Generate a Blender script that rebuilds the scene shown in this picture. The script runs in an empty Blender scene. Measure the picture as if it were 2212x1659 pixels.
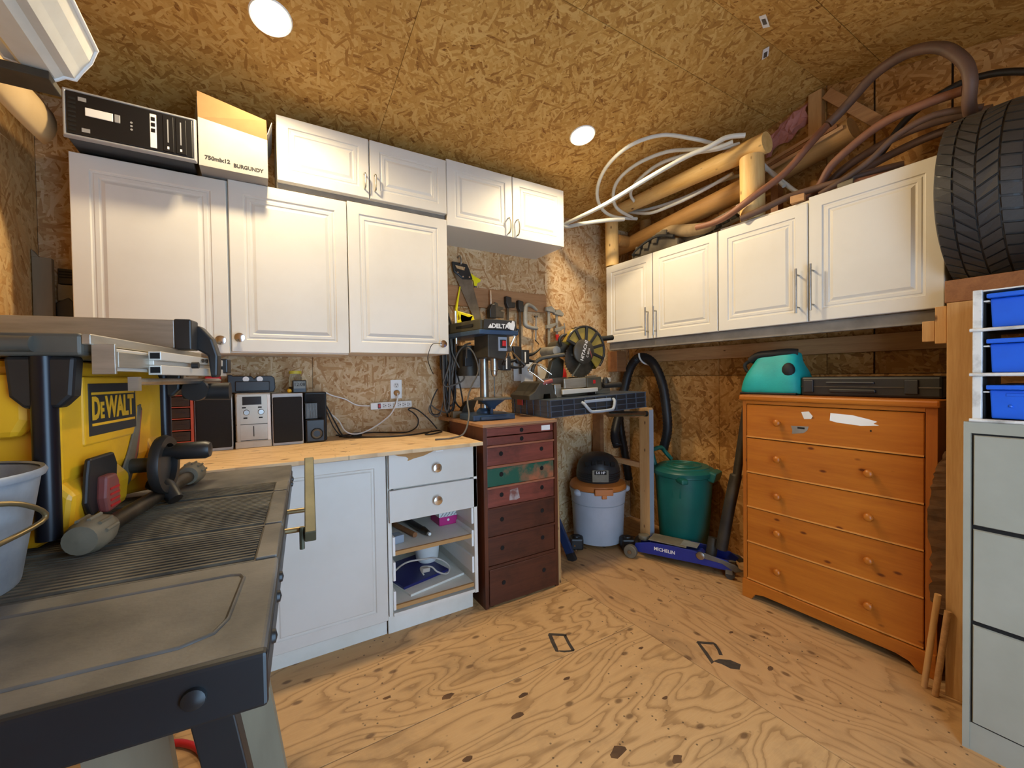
import bpy, math, random
from mathutils import Matrix, Vector, Euler

S = bpy.context.scene
COL = S.collection
PI = math.pi
rnd = random.Random(7)

# ------------------------------------------------------------------ camera, sky, light, exposure
cam_d = bpy.data.cameras.new('camera')
cam = bpy.data.objects.new('camera', cam_d); COL.objects.link(cam)
cam_d.sensor_fit = 'HORIZONTAL'; cam_d.sensor_width = 36.0
cam_d.lens = 903.24 / 2212 * 36.0
cam_d.clip_start = 0.02
RX, DN, FW = (Vector((0.85451, -0.51923, -0.01434)), Vector((-0.02146, -0.00770, -0.99974)), Vector((0.51899, 0.85460, -0.01772)))
mw = Matrix(((RX.x, -DN.x, -FW.x, 0), (RX.y, -DN.y, -FW.y, 0), (RX.z, -DN.z, -FW.z, 1.232), (0, 0, 0, 1)))
cam.matrix_world = mw
S.camera = cam

w = bpy.data.worlds.new('overcast_sky'); S.world = w; w.use_nodes = True
bg = w.node_tree.nodes['Background']
bg.inputs['Color'].default_value = (0.46, 0.70, 1.0, 1); bg.inputs['Strength'].default_value = 7.0

S.view_settings.view_transform = 'Standard'; S.view_settings.look = 'None'
S.view_settings.gamma = 1.0; S.view_settings.use_curve_mapping = False
S.view_settings.exposure = 0.25
POT_POWER = 56.0
POT_COLOR = (1.0, 0.80, 0.50)

# room: wall_back y=YA, wall_right x=XB, wall_left x=XC, wall_front y=YD (with the open door behind the camera)
YA, XB, XC, YD = 2.58, 2.76, -0.79, -0.50
ZA, YR, ZR = 2.465, 1.10, 2.835
ZD = ZR - 0.28 * (YR - YD)
DX0, DX1, DZ = 0.25, 1.25, 2.02        # door opening in wall_front

# ------------------------------------------------------------------ helpers
def rgb(c):
    if isinstance(c, str):
        c = tuple(int(c[i:i + 2], 16) for i in (0, 2, 4))
    return tuple(((v / 255) / 12.92 if v / 255 <= .04045 else ((v / 255 + .055) / 1.055) ** 2.4) for v in c) + (1.0,)

MATS = {}
class NT:
    def __init__(s, name):
        s.m = bpy.data.materials.new(name); s.m.use_nodes = True
        s.t = s.m.node_tree; s.b = s.t.nodes['Principled BSDF']; MATS[name] = s.m
    def n(s, typ, ins=None, **props):
        nd = s.t.nodes.new(typ)
        for k, v in props.items(): setattr(nd, k, v)
        for k, v in (ins or {}).items(): s.put(nd.inputs[k], v)
        return nd
    def put(s, sock, v):
        if isinstance(v, bpy.types.NodeSocket): s.t.links.new(v, sock)
        elif isinstance(v, bpy.types.Node): s.t.links.new(v.outputs[0], sock)
        else: sock.default_value = v
    def math(s, op, a, b=0.0, c=None):
        ins = {0: a, 1: b}
        if c is not None: ins[2] = c
        return s.n('ShaderNodeMath', ins, operation=op).outputs[0]
    def mix(s, f, a, b, blend='MIX'):
        nd = s.n('ShaderNodeMix', data_type='RGBA', blend_type=blend)
        s.put(nd.inputs[0], f); s.put(nd.inputs[6], a); s.put(nd.inputs[7], b)
        return nd.outputs[2]
    def ramp(s, f, stops, interp='LINEAR'):
        nd = s.n('ShaderNodeValToRGB', {0: f}); cr = nd.color_ramp; cr.interpolation = interp
        while len(cr.elements) < len(stops): cr.elements.new(0.5)
        for e, (p, c) in zip(cr.elements, stops): e.position = p; e.color = c if len(c) == 4 else rgb(c)
        return nd.outputs[0]
    def bump(s, h, strength=.3, dist=.01):
        nd = s.n('ShaderNodeBump', {'Height': h, 'Strength': strength, 'Distance': dist})
        s.put(s.b.inputs['Normal'], nd.outputs[0])
    def coords(s, kind='Object'):
        return s.n('ShaderNodeTexCoord').outputs[kind]
    def noise(s, vec, scale, detail=3, rough=.5, dist=0.0):
        return s.n('ShaderNodeTexNoise', {'Vector': vec, 'Scale': scale, 'Detail': detail, 'Roughness': rough, 'Distortion': dist}).outputs[0]
    def mapping(s, vec, scale=(1, 1, 1), rot=(0, 0, 0), loc=(0, 0, 0)):
        return s.n('ShaderNodeMapping', {'Vector': vec, 'Scale': scale, 'Rotation': rot, 'Location': loc}).outputs[0]
    def base(s, c, rough=.5, metal=0.0, spec=.5):
        s.put(s.b.inputs['Base Color'], c); s.put(s.b.inputs['Roughness'], rough)
        s.put(s.b.inputs['Metallic'], metal); s.put(s.b.inputs['Specular IOR Level'], spec)

def plain(name, c, rough=.5, metal=0.0, c2=None, scale=6.0, amt=(.35, .7), bump=0.0, bscale=80.0, stretch=(1, 1, 1), spec=.5):
    """one colour, or two colours blended by noise (dust, grime, patina), optional fine relief"""
    t = NT(name); v = t.coords()
    col = rgb(c)
    if c2 is not None:
        f = t.noise(t.mapping(v, stretch), scale, 5, .6)
        f = t.ramp(f, [(amt[0], (0, 0, 0, 1)), (amt[1], (1, 1, 1, 1))])
        col = t.mix(f, rgb(c), rgb(c2))
    t.base(col, rough, metal, spec)
    if bump: t.bump(t.noise(v, bscale, 2), bump, .002)
    return t.m

def wood(name, c_light, c_dark, axis='x', scale=1.0, rough=.5, knots=None, stain=None, stretch=14.0, contrast=(.3, .72), bump=.12):
    """straight grained timber: noise stretched along the grain axis, optional knots and stains"""
    t = NT(name); v = t.coords()
    k = {'x': (1, stretch, stretch), 'y': (stretch, 1, stretch), 'z': (stretch, stretch, 1)}[axis]
    oi = t.n('ShaderNodeObjectInfo').outputs['Random']
    off = t.n('ShaderNodeCombineXYZ', {0: t.math('MULTIPLY', oi, 7.0), 1: t.math('MULTIPLY', oi, 3.0), 2: oi}).outputs[0]
    vv = t.n('ShaderNodeVectorMath', {0: v, 1: off}, operation='ADD').outputs[0]
    m1 = t.mapping(vv, tuple(q * scale for q in k))
    g = t.noise(m1, 2.2, 6, .62, .6)
    g2 = t.noise(t.mapping(vv, tuple(q * scale * 3 for q in k)), 5.0, 3, .6)
    g3 = t.math('MULTIPLY_ADD', g2, .35, t.math('MULTIPLY', g, .75))
    col = t.ramp(g3, [(contrast[0], c_dark), (contrast[1], c_light)])
    lo = t.noise(t.mapping(vv, (1.3, 1.3, 1.3)), 1.6, 2)
    col = t.mix(t.math('MULTIPLY', lo, .35), col, t.mix(.5, col, rgb(c_dark)))
    if knots:
        ks = {'x': (1, 2.2, 2.2), 'y': (2.2, 1, 2.2), 'z': (2.2, 2.2, 1)}[axis]
        vo = t.n('ShaderNodeTexVoronoi', {'Vector': t.mapping(vv, ks), 'Scale': knots[0], 'Randomness': 1.0}).outputs['Distance']
        kf = t.ramp(vo, [(knots[1] * .45, (1, 1, 1, 1)), (knots[1], (0, 0, 0, 1))])
        col = t.mix(kf, col, rgb(knots[2]))
    if stain:
        sn = t.noise(vv, stain[1], 5, .65)
        sf = t.ramp(sn, [(stain[2], (0, 0, 0, 1)), (stain[3], (1, 1, 1, 1))])
        col = t.mix(sf, col, rgb(stain[0]))
    t.base(col, rough)
    if bump: t.bump(g3, bump, .002)
    return t.m

def osb(name, axes, tones, length=.085, width=.02, layers=6, specks=.06):
    """oriented strand board: layers of long flakes at many angles, the flake with the highest rank lies on top"""
    t = NT(name)
    pos = t.n('ShaderNodeSeparateXYZ', {0: t.n('ShaderNodeNewGeometry').outputs['Position']})
    ri = t.n('ShaderNodeObjectInfo').outputs['Random']
    uv = t.n('ShaderNodeCombineXYZ', {0: t.math('MULTIPLY_ADD', ri, 9.0, pos.outputs[axes[0]]), 1: t.math('MULTIPLY_ADD', ri, 5.0, pos.outputs[axes[1]]), 2: 0.0}).outputs[0]
    wob = t.n('ShaderNodeTexNoise', {'Vector': uv, 'Scale': 9.0, 'Detail': 2.0}).outputs['Color']
    uv = t.n('ShaderNodeVectorMath', {0: uv, 1: t.n('ShaderNodeVectorMath', {0: wob, 'Scale': .018}, operation='SCALE').outputs[0]}, operation='ADD').outputs[0]
    h = tone = None
    r = random.Random(name)
    for i in range(layers):
        a = PI * i / layers + r.uniform(-.15, .15)
        q = r.uniform(.6, 1.5)
        mp = t.mapping(t.mapping(uv, rot=(0, 0, a), loc=(r.uniform(0, 9), r.uniform(0, 9), 0)), (1 / (length * q), 1 / (width * r.uniform(.7, 1.6)), 1))
        vo = t.n('ShaderNodeTexVoronoi', {'Vector': mp, 'Scale': 1.0}, voronoi_dimensions='2D', distance='CHEBYCHEV')
        sp = t.n('ShaderNodeSeparateColor', {0: vo.outputs['Color']})
        if h is None: h, tone = sp.outputs[0], sp.outputs[1]
        else:
            gt = t.math('GREATER_THAN', sp.outputs[0], h)
            mx = t.n('ShaderNodeMix', data_type='FLOAT'); t.put(mx.inputs[0], gt); t.put(mx.inputs[2], tone); t.put(mx.inputs[3], sp.outputs[1])
            tone = mx.outputs[0]; h = t.math('MAXIMUM', h, sp.outputs[0])
    fib = t.noise(t.mapping(uv, (14, 60, 1), rot=(0, 0, .5)), 3.0, 3, .6)
    tv = t.math('MULTIPLY_ADD', fib, .22, t.math('MULTIPLY', tone, .89))
    n = len(tones)
    stops = [(0.0, tones[0]), (specks, tones[0]), (specks + .05, tones[1])] + [(specks + .05 + (1 - specks - .05) * (k + 1) / (n - 2), tones[k + 2]) for k in range(n - 2)]
    col = t.ramp(tv, stops)
    lo = t.noise(uv, 1.7, 3)
    col = t.mix(t.ramp(lo, [(.35, (0, 0, 0, 1)), (.75, (.5, .5, .5, 1))]), col, t.mix(.55, col, rgb(tones[1])))
    t.base(col, .72, 0, .3)
    return t.m

def plywood(name, along, c_bg, c_line, c_hi, gscale=1.0, lines=15.0, rough=.5, grime=.0, strength=.8):
    """rotary cut softwood plywood: contour lines of stretched noise, fine fibres, knots, grime"""
    t = NT(name)
    pos = t.n('ShaderNodeSeparateXYZ', {0: t.n('ShaderNodeNewGeometry').outputs['Position']})
    ri = t.n('ShaderNodeObjectInfo').outputs['Random']
    a, b = (0, 1) if along == 'x' else (1, 0)
    uv = t.n('ShaderNodeCombineXYZ', {0: t.math('MULTIPLY_ADD', ri, 13.0, pos.outputs[a]), 1: t.math('MULTIPLY_ADD', ri, 5.0, pos.outputs[b]), 2: 0.0}).outputs[0]
    g = t.noise(t.mapping(uv, (1.15 * gscale, 3.6 * gscale, 1)), 1.25, 2.5, .48, .35)
    jit = t.noise(t.mapping(uv, (5, 40, 1)), 2.0, 3)
    ph = t.math('MULTIPLY_ADD', jit, .35, t.math('MULTIPLY', g, lines * 2))
    tri = t.math('FRACT', ph)
    ln = t.ramp(tri, [(0.0, (1, 1, 1, 1)), (.10, (.75, .75, .75, 1)), (.28, (.12, .12, .12, 1)), (.7, (0, 0, 0, 1)), (.97, (.35, .35, .35, 1)), (1.0, (1, 1, 1, 1))])
    fine = t.noise(t.mapping(uv, (6, 120, 1)), 2.0, 4, .65)
    bgc = t.mix(t.math('MULTIPLY', fine, .8), rgb(c_hi), rgb(c_bg))
    col = t.mix(t.math('MULTIPLY', ln, strength), bgc, rgb(c_line))
    vo = t.n('ShaderNodeTexVoronoi', {'Vector': t.mapping(uv, (1, 1.7, 1)), 'Scale': 3.1}, voronoi_dimensions='2D').outputs['Distance']
    kf = t.ramp(t.math('MULTIPLY_ADD', jit, .03, vo), [(.05, (1, 1, 1, 1)), (.085, (0, 0, 0, 1))])
    col = t.mix(t.math('MULTIPLY', kf, .75), col, rgb('5a3c24'))
    if grime:
        gn = t.noise(t.mapping(uv, (1, 1.4, 1)), 2.6, 8, .7)
        gf = t.ramp(gn, [(.52, (0, 0, 0, 1)), (.78, (1, 1, 1, 1))])
        col = t.mix(t.math('MULTIPLY', gf, grime), col, rgb('6f5a44'))
        sp = t.n('ShaderNodeTexVoronoi', {'Vector': uv, 'Scale': 17.0}, voronoi_dimensions='2D').outputs['Distance']
        sf = t.ramp(sp, [(.045, (1, 1, 1, 1)), (.075, (0, 0, 0, 1))])
        sf = t.math('MULTIPLY', sf, t.ramp(t.noise(uv, 3.3, 2), [(.5, (0, 0, 0, 1)), (.6, (1, 1, 1, 1))]))
        col = t.mix(t.math('MULTIPLY', sf, .8), col, rgb('3e2f22'))
    t.base(col, rough, 0, .35)
    t.bump(t.math('MULTIPLY_ADD', ln, -.5, fine), .12, .002)
    return t.m

# ---- mesh builder
class MB:
    def __init__(s): s.v = []; s.f = []
    def add(s, vs, fs):
        o = len(s.v); s.v += [Vector(p) for p in vs]; s.f += [[i + o for i in f] for f in fs]; return s
    def box(s, x0, x1, y0, y1, z0, z1):
        return s.add([(x0, y0, z0), (x1, y0, z0), (x1, y1, z0), (x0, y1, z0), (x0, y0, z1), (x1, y0, z1), (x1, y1, z1), (x0, y1, z1)],
                     [(3, 2, 1, 0), (4, 5, 6, 7), (0, 1, 5, 4), (1, 2, 6, 5), (2, 3, 7, 6), (3, 0, 4, 7)])
    def obox(s, c, size, rot=(0, 0, 0)):
        o = len(s.v); sx, sy, sz = (q / 2 for q in size)
        s.box(-sx, sx, -sy, sy, -sz, sz)
        m = Matrix.Translation(c) @ Euler(rot).to_matrix().to_4x4()
        for i in range(o, len(s.v)): s.v[i] = m @ s.v[i]
        return s
    def beam(s, p0, p1, wd, ht, up=(0, 0, 1)):
        """rectangular bar from p0 to p1; ht is measured along up"""
        p0, p1 = Vector(p0), Vector(p1); d = (p1 - p0).normalized(); u = Vector(up)
        r = d.cross(u).normalized() if d.cross(u).length > 1e-5 else Vector((1, 0, 0)); u = r.cross(d)
        q = []
        for p in (p0, p1):
            for a, b in ((-1, -1), (1, -1), (1, 1), (-1, 1)): q.append(p + r * a * wd / 2 + u * b * ht / 2)
        return s.add(q, [(0, 1, 2, 3), (7, 6, 5, 4), (0, 4, 5, 1), (1, 5, 6, 2), (2, 6, 7, 3), (3, 7, 4, 0)])
    def tube(s, pts, r, n=8, spline=0, closed=False, caps=True):
        P = [Vector(p) for p in pts]; R = list(r) if isinstance(r, (list, tuple)) else [r] * len(P)
        if spline:
            Q, RR = [], []; m = len(P); rng = range(m if closed else m - 1)
            for i in rng:
                a, b = P[i], P[(i + 1) % m]
                p_ = P[(i - 1) % m] if closed or i > 0 else a; n_ = P[(i + 2) % m] if closed or i < m - 2 else b
                for k in range(spline):
                    t = k / spline
                    Q.append(.5 * ((2 * a) + (b - p_) * t + (2 * p_ - 5 * a + 4 * b - n_) * t * t + (3 * a - p_ - 3 * b + n_) * t ** 3))
                    RR.append(R[i] * (1 - t) + R[(i + 1) % m] * t)
            if not closed: Q.append(P[-1]); RR.append(R[-1])
            P, R = Q, RR
        m = len(P); o = len(s.v)
        d0 = (P[1] - P[0]).normalized()
        u = Vector((0, 0, 1)) if abs(d0.z) < .9 else Vector((1, 0, 0))
        for i in range(m):
            a = P[i - 1] if (i > 0 or closed) else P[i]; b = P[(i + 1) % m] if (i < m - 1 or closed) else P[i]
            d = (b - a).normalized() if (b - a).length > 1e-9 else d0
            u = (u - d * u.dot(d)); u = u.normalized() if u.length > 1e-6 else d.orthogonal().normalized()
            w_ = d.cross(u)
            for k in range(n):
                t = 2 * PI * k / n
                s.v.append(P[i] + (u * math.cos(t) + w_ * math.sin(t)) * R[i])
        for i in range(m if closed else m - 1):
            j = (i + 1) % m
            for k in range(n):
                l = (k + 1) % n
                s.f.append([o + i * n + k, o + i * n + l, o + j * n + l, o + j * n + k])
        if caps and not closed:
            s.f.append([o + k for k in range(n)][::-1]); s.f.append([o + (m - 1) * n + k for k in range(n)])
        return s
    def cyl(s, p0, p1, r0, r1=None, n=20):
        return s.tube([p0, p1], [r0, r0 if r1 is None else r1], n)
    def lathe(s, prof, c=(0, 0, 0), axis='z', n=28, a0=0.0, a1=2 * PI, cap=True):
        """revolve (radius, height) profile round an axis through c"""
        o = len(s.v); full = abs(a1 - a0) > 2 * PI - 1e-6; m = n if full else n + 1; c = Vector(c)
        for (r, h) in prof:
            for k in range(m):
                t = a0 + (a1 - a0) * k / n; a, b = r * math.cos(t), r * math.sin(t)
                s.v.append(c + Vector({'z': (a, b, h), 'y': (a, h, -b), 'x': (h, a, b)}[axis]))
        for i in range(len(prof) - 1):
            for k in range(n):
                l = (k + 1) % m
                s.f.append([o + i * m + k, o + i * m + l, o + (i + 1) * m + l, o + (i + 1) * m + k])
        if cap and full:
            if prof[0][0] > 1e-6: s.f.append([o + k for k in range(m)][::-1])
            if prof[-1][0] > 1e-6: s.f.append([o + (len(prof) - 1) * m + k for k in range(m)])
        return s
    def prism(s, poly, h0, h1, axis='z'):
        mp = {'x': lambda a, b, h: (h, a, b), 'y': lambda a, b, h: (a, h, b), 'z': lambda a, b, h: (a, b, h)}[axis]
        n = len(poly); vs = [mp(a, b, h0) for a, b in poly] + [mp(a, b, h1) for a, b in poly]
        fs = [list(range(n))[::-1], list(range(n, 2 * n))] + [[i, (i + 1) % n, n + (i + 1) % n, n + i] for i in range(n)]
        if axis == 'y': fs = [f[::-1] for f in fs]
        return s.add(vs, fs)
    def sphere(s, c, r, nu=14, nv=8):
        r = r if isinstance(r, (tuple, list)) else (r, r, r); o = len(s.v); c = Vector(c)
        s.v.append(c + Vector((0, 0, -r[2])))
        for j in range(1, nv):
            ph = PI * j / nv - PI / 2
            for i in range(nu):
                t = 2 * PI * i / nu
                s.v.append(c + Vector((r[0] * math.cos(t) * math.cos(ph), r[1] * math.sin(t) * math.cos(ph), r[2] * math.sin(ph))))
        s.v.append(c + Vector((0, 0, r[2]))); top = len(s.v) - 1
        for i in range(nu):
            k = (i + 1) % nu
            s.f.append([o, o + 1 + k, o + 1 + i]); s.f.append([top, top - nu + i, top - nu + k])
            for j in range(nv - 2):
                a = o + 1 + j * nu
                s.f.append([a + i, a + k, a + nu + k, a + nu + i])
        return s
    def xf(s, m):
        s.v = [m @ p for p in s.v]; return s

FRAME = {}          # world matrix of every empty / part, so parts can be written in world or in local coordinates
def mesh_of(name, mb, mat, smooth=False, mats=None):
    me = bpy.data.meshes.new(name); me.from_pydata([tuple(p) for p in mb.v], [], mb.f); me.validate()
    me.materials.append(MATS[mat] if isinstance(mat, str) else mat)
    import bmesh
    bm = bmesh.new(); bm.from_mesh(me); bmesh.ops.recalc_face_normals(bm, faces=bm.faces); bm.to_mesh(me); bm.free()
    if smooth:
        me.shade_smooth(); me.set_sharp_from_angle(angle=math.radians(smooth if smooth > 1 else 38))
    return me

def thing(name, label, cat, loc=(0, 0, 0), rz=0.0, group=None, rot=None):
    o = bpy.data.objects.new(name, None); COL.objects.link(o); o.empty_display_size = .05
    o.location = loc; o.rotation_euler = rot or (0, 0, rz)
    o['label'] = label; o['category'] = cat
    if group: o['group'] = group
    FRAME[o] = Matrix.Translation(loc) @ Euler(rot or (0, 0, rz)).to_matrix().to_4x4()
    return o

def part(name, mb, mat, parent, local=False, smooth=False, bevel=0.0, label=None, stuff=False):
    M = FRAME[parent]
    if not local: mb.xf(M.inverted())
    o = bpy.data.objects.new(name, mesh_of(name, mb, mat, smooth)); COL.objects.link(o); o.parent = parent
    FRAME[o] = M
    if bevel:
        b = o.modifiers.new('bevel', 'BEVEL'); b.width = bevel; b.segments = 2; b.limit_method = 'ANGLE'; b.angle_limit = math.radians(40)
    if label: o['label'] = label
    if stuff: o['kind'] = 'stuff'
    return o

def solo(name, label, cat, mb, mat, smooth=False, bevel=0.0, group=None):
    xs = [p.x for p in mb.v]; ys = [p.y for p in mb.v]; z0 = min(p.z for p in mb.v)
    c = Vector(((min(xs) + max(xs)) / 2, (min(ys) + max(ys)) / 2, z0))
    M = Matrix.Translation(c); mb.xf(M.inverted())
    o = bpy.data.objects.new(name, mesh_of(name, mb, mat, smooth)); COL.objects.link(o); o.location = c
    o['label'] = label; o['category'] = cat
    if group: o['group'] = group
    if bevel:
        b = o.modifiers.new('bevel', 'BEVEL'); b.width = bevel; b.segments = 2; b.limit_method = 'ANGLE'; b.angle_limit = math.radians(40)
    FRAME[o] = M
    return o

def struct(name, mb, mat, label=None, bevel=0.0):
    o = bpy.data.objects.new(name, mesh_of(name, mb, mat)); COL.objects.link(o); o['kind'] = 'structure'
    o['label'] = label or name.replace('_', ' '); FRAME[o] = Matrix()
    return o

def text_mesh(name, body, size, mat, parent, M, thick=.0004, sx=1.0, bold=0.0, align='CENTER', label=None):
    """flat lettering: local x = reading direction, local y = up; M places it in the parent's world"""
    cu = bpy.data.curves.new(name, 'FONT'); cu.body = body; cu.size = size; cu.align_x = align; cu.align_y = 'CENTER'
    cu.extrude = thick; cu.offset = bold; cu.resolution_u = 3
    tmp = bpy.data.objects.new(name, cu); COL.objects.link(tmp)
    dg = bpy.context.evaluated_depsgraph_get()
    me = bpy.data.meshes.new_from_object(tmp.evaluated_get(dg)); bpy.data.objects.remove(tmp)
    me.transform(FRAME[parent].inverted() @ M @ Matrix.Diagonal((sx, 1, 1, 1)))
    me.materials.clear(); me.materials.append(MATS[mat]); me.name = name
    o = bpy.data.objects.new(name, me); COL.objects.link(o); o.parent = parent; FRAME[o] = FRAME[parent]
    if label: o['label'] = label
    return o

def face_matrix(origin, xdir, updir):
    x = Vector(xdir).normalized(); z = x.cross(Vector(updir)).normalized(); y = z.cross(x)
    return Matrix(((x.x, y.x, z.x, origin[0]), (x.y, y.y, z.y, origin[1]), (x.z, y.z, z.z, origin[2]), (0, 0, 0, 1)))

def nested(mb, x0, x1, z0, z1, loops, back):
    """raised / routed rectangular panel facing -y: loops are (inset, y); back is the y of the rear face"""
    o = len(mb.v)
    for ins, y in loops:
        for (x, z) in ((x0 + ins, z0 + ins), (x1 - ins, z0 + ins), (x1 - ins, z1 - ins), (x0 + ins, z1 - ins)): mb.v.append(Vector((x, y, z)))
    for (x, z) in ((x0, z0), (x1, z0), (x1, z1), (x0, z1)): mb.v.append(Vector((x, back, z)))
    n = len(loops)
    for i in range(n - 1):
        for k in range(4):
            l = (k + 1) % 4; mb.f.append([o + i * 4 + k, o + i * 4 + l, o + i * 4 + 4 + l, o + i * 4 + 4 + k])
    mb.f.append([o + (n - 1) * 4 + k for k in range(4)])
    b = o + n * 4
    for k in range(4):
        l = (k + 1) % 4; mb.f.append([b + k, b + l, o + l, o + k])
    mb.f.append([b + 3, b + 2, b + 1, b])
    return mb

def dup(root, loc, rz=None, label=None, rot=None):
    r = root.copy(); COL.objects.link(r); r.location = loc
    if rz is not None: r.rotation_euler = (0, 0, rz)
    if rot is not None: r.rotation_euler = rot
    if label: r['label'] = label
    for ch in list(root.children):
        c = ch.copy(); COL.objects.link(c); c.parent = r
        for g in list(ch.children):
            d = g.copy(); COL.objects.link(d); d.parent = c
    return r

# ------------------------------------------------------------------ materials
osb('osb_back', (0, 2), ['5a3818', 'a5784a', 'bd9464', 'd0ae82', 'dcc098', 'c49e70'], .075, .014)
osb('osb_right', (1, 2), ['45240c', '875a2a', 'a27038', 'b6844a', 'c8985c', 'ad7c42'], .08, .015)
osb('osb_left', (1, 2), ['6a441e', 'b0834a', 'c4975c', 'd2aa70', 'dcb981', 'c29a62'], .085, .016)
osb('osb_ceiling', (0, 1), ['4a2408', '98682c', 'b3833e', 'c6974e', 'd3a862', 'b8883f'], .056, .0095, 6, .07)
plywood('ply_floor_x', 'x', 'bd8f5a', '6f4922', 'cfa774', 1.0, 8, .55, .55, .55)
plywood('ply_floor_y', 'y', 'b88a56', '80562e', 'c89e6e', 1.0, 6, .55, .55, .5)
plywood('ply_counter', 'x', 'd6b080', 'a87c4a', 'e2c498', 1.0, 5, .45, .12, .5)
plain('scuff_grey', 'a89a94', .7, 0, '7c4a3e', 25, (.4, .65))
plain('seam_dark', '2c1d10', .9)
plain('white_foil', 'd9d4ca', .38, 0, 'cbc4b6', 1.7, (.45, .85), spec=.45)
plain('white_edge', 'd9d4ca', .5)
plain('melamine', 'e8e3d8', .5, 0, 'd8d0c0', 4)
plain('mdf_edge', 'b58a55', .8)
plain('chrome', 'dadada', .12, 1.0)
plain('steel', 'b9b7b2', .32, 1.0, '8f8c86', 9)
plain('dark_steel', '6f6a62', .45, 1.0, '4a4640', 12)
plain('black_gap', '100c09', .9)
wood('chest_red', '8a4536', '5c2a1f', 'x', 1.0, .45, None, ('3a1d15', 3.0, .5, .72))
wood('chest_dark', '5e3120', '381b11', 'x', 1.0, .45, None, ('22120c', 3.0, .5, .75))
wood('chest_frame', 'a8694a', '7a4630', 'x', 1.0, .5)
wood('chest_side', '6b3518', '3e1d0d', 'z', 1.0, .5, None, ('27120a', 2.0, .5, .8))
wood('chest_top', 'b88a62', '86603f', 'x', 1.0, .6, None, ('6a4a32', 3.0, .5, .8))
plain('chest_green', '14533f', .45, 0, 'a5603f', 5.0, (.52, .66), stretch=(1, 1, 1))
wood('pine_orange', 'c27424', '9a5010', 'x', .7, .36, (7.0, .13, '642c0c'), None, 12, (.25, .8), .05)
wood('pine_orange_up', 'ba6f24', '984e10', 'z', .7, .4, (7.0, .10, '642c0c'), None, 12, (.25, .8), .05)
wood('lumber', 'd6aa72', 'b28148', 'z', .8, .65, (7.0, .12, '5a3618'))
plain('edge_highlight', 'd08c44', .4)  # highlight along the dresser drawer edges, put into the strip colour
wood('lumber_x', 'c89a68', '9a6c42', 'x', .8, .65, (5.0, .06, '6b4424'))
wood('lumber_y', 'cc9c68', 'a07046', 'y', .8, .65, (5.0, .06, '6b4424'))
wood('rail_wood', 'b98a5e', '94663e', 'x', .8, .6, (5.0, .08, '5e3a1e'))
plain('cast_light', 'a3a19a', .45, .3, '7c7a73', 8)
wood('brown_board', 'a06a3e', '7a4c2a', 'x', .8, .6, (5.0, .06, '4a2a16'))
plain('grey_board', '8d857a', .7, 0, '6c6459', 5)
plain('filing_grey', 'a2a092', .42, 0, '949283', 3, spec=.45)
plain('glow_lamp', 'ffffff', .5)
t = NT('lamp_lens'); t.base(rgb('ffffff'), .4); t.b.inputs['Emission Color'].default_value = (1, .88, .66, 1); t.b.inputs['Emission Strength'].default_value = 22.0
plain('white_plastic', 'eceae4', .4)
plain('black_plastic', '1b1b1c', .42, 0, '2b2927', 6)

# ------------------------------------------------------------------ the room
def quad_prism(mb, pts, nrm, th):
    """thin slab: polygon pts pushed back along nrm by th"""
    n = len(pts); q = [Vector(p) for p in pts]; d = Vector(nrm) * th
    mb.add(q + [p + d for p in q], [list(range(n)), list(range(2 * n - 1, n - 1, -1))] + [[i, n + i, n + (i + 1) % n, (i + 1) % n] for i in range(n)])
    return mb

# floor: a dark base, and sheets of plywood with open joints
floor = struct('floor', MB().box(XC - .1, XB + .1, YD - .1, YA + .1, -.06, -.018), 'seam_dark', 'plywood sheet floor')
SX, SY = 1.563, 1.441
def sheet(x0, x1, y0, y1, mat):
    part('plywood_sheet', MB().box(x0, x1, y0, y1, -.018, 0), mat, floor, bevel=.0012)
g = .0014
sheet(XC, SX - g, SY + g, YA, 'ply_floor_x'); sheet(XC, SX - g, SY - 1.22, SY - g, 'ply_floor_x'); sheet(XC, SX - g, YD, SY - 1.22 - 2 * g, 'ply_floor_x')
sheet(SX + g, XB, .30 + g, YA, 'ply_floor_y'); sheet(SX + g, XB, YD, .30 - g, 'ply_floor_y')

# walls: dark studs behind, boards in front
wb = struct('wall_back', MB().box(XC - .1, XB + .1, YA + .012, YA + .06, 0, ZA + .03), 'seam_dark', 'strand board back wall')
xs = [XC, .262, 1.482, 2.27, XB]
for i in range(4):
    part('strand_board', MB().box(xs[i] + .0012, xs[i + 1] - .0012, YA, YA + .012, 0, ZA), 'osb_back', wb)
wr = struct('wall_right', MB().box(XB + .012, XB + .06, YD, YA, 0, ZR), 'seam_dark', 'strand board right wall')
def zceil(y): return ZA + (ZR - ZA) * (YA - y) / (YA - YR) if y > YR else ZR - (ZR - ZD) * (YR - y) / (YR - YD)
for y0, y1, z0, z1 in ((1.75, YA, 0, 1.22), (.55, 1.75, 0, 1.22), (YD, .55, 0, 1.22)):
    part('strand_board', MB().box(XB, XB + .012, y0 + .0012, y1 - .0012, z0, z1 - .0012), 'osb_right', wr)
ys = [YA, 1.75, YR, .885, .60, YD]
for i in range(5):
    a, b = ys[i], ys[i + 1]; a -= .002; b += .002 if i not in (2, 3) else .007
    part('strand_board', quad_prism(MB(), [(XB, a, 1.222), (XB, b, 1.222), (XB, b, zceil(b)), (XB, a, zceil(a))], (1, 0, 0), .012), 'osb_right', wr)
wl = struct('wall_left', MB().box(XC - .06, XC - .012, YD, YA, 0, ZR), 'seam_dark', 'strand board left wall')
ys = [YA, 1.36, .14, YD]
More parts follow.
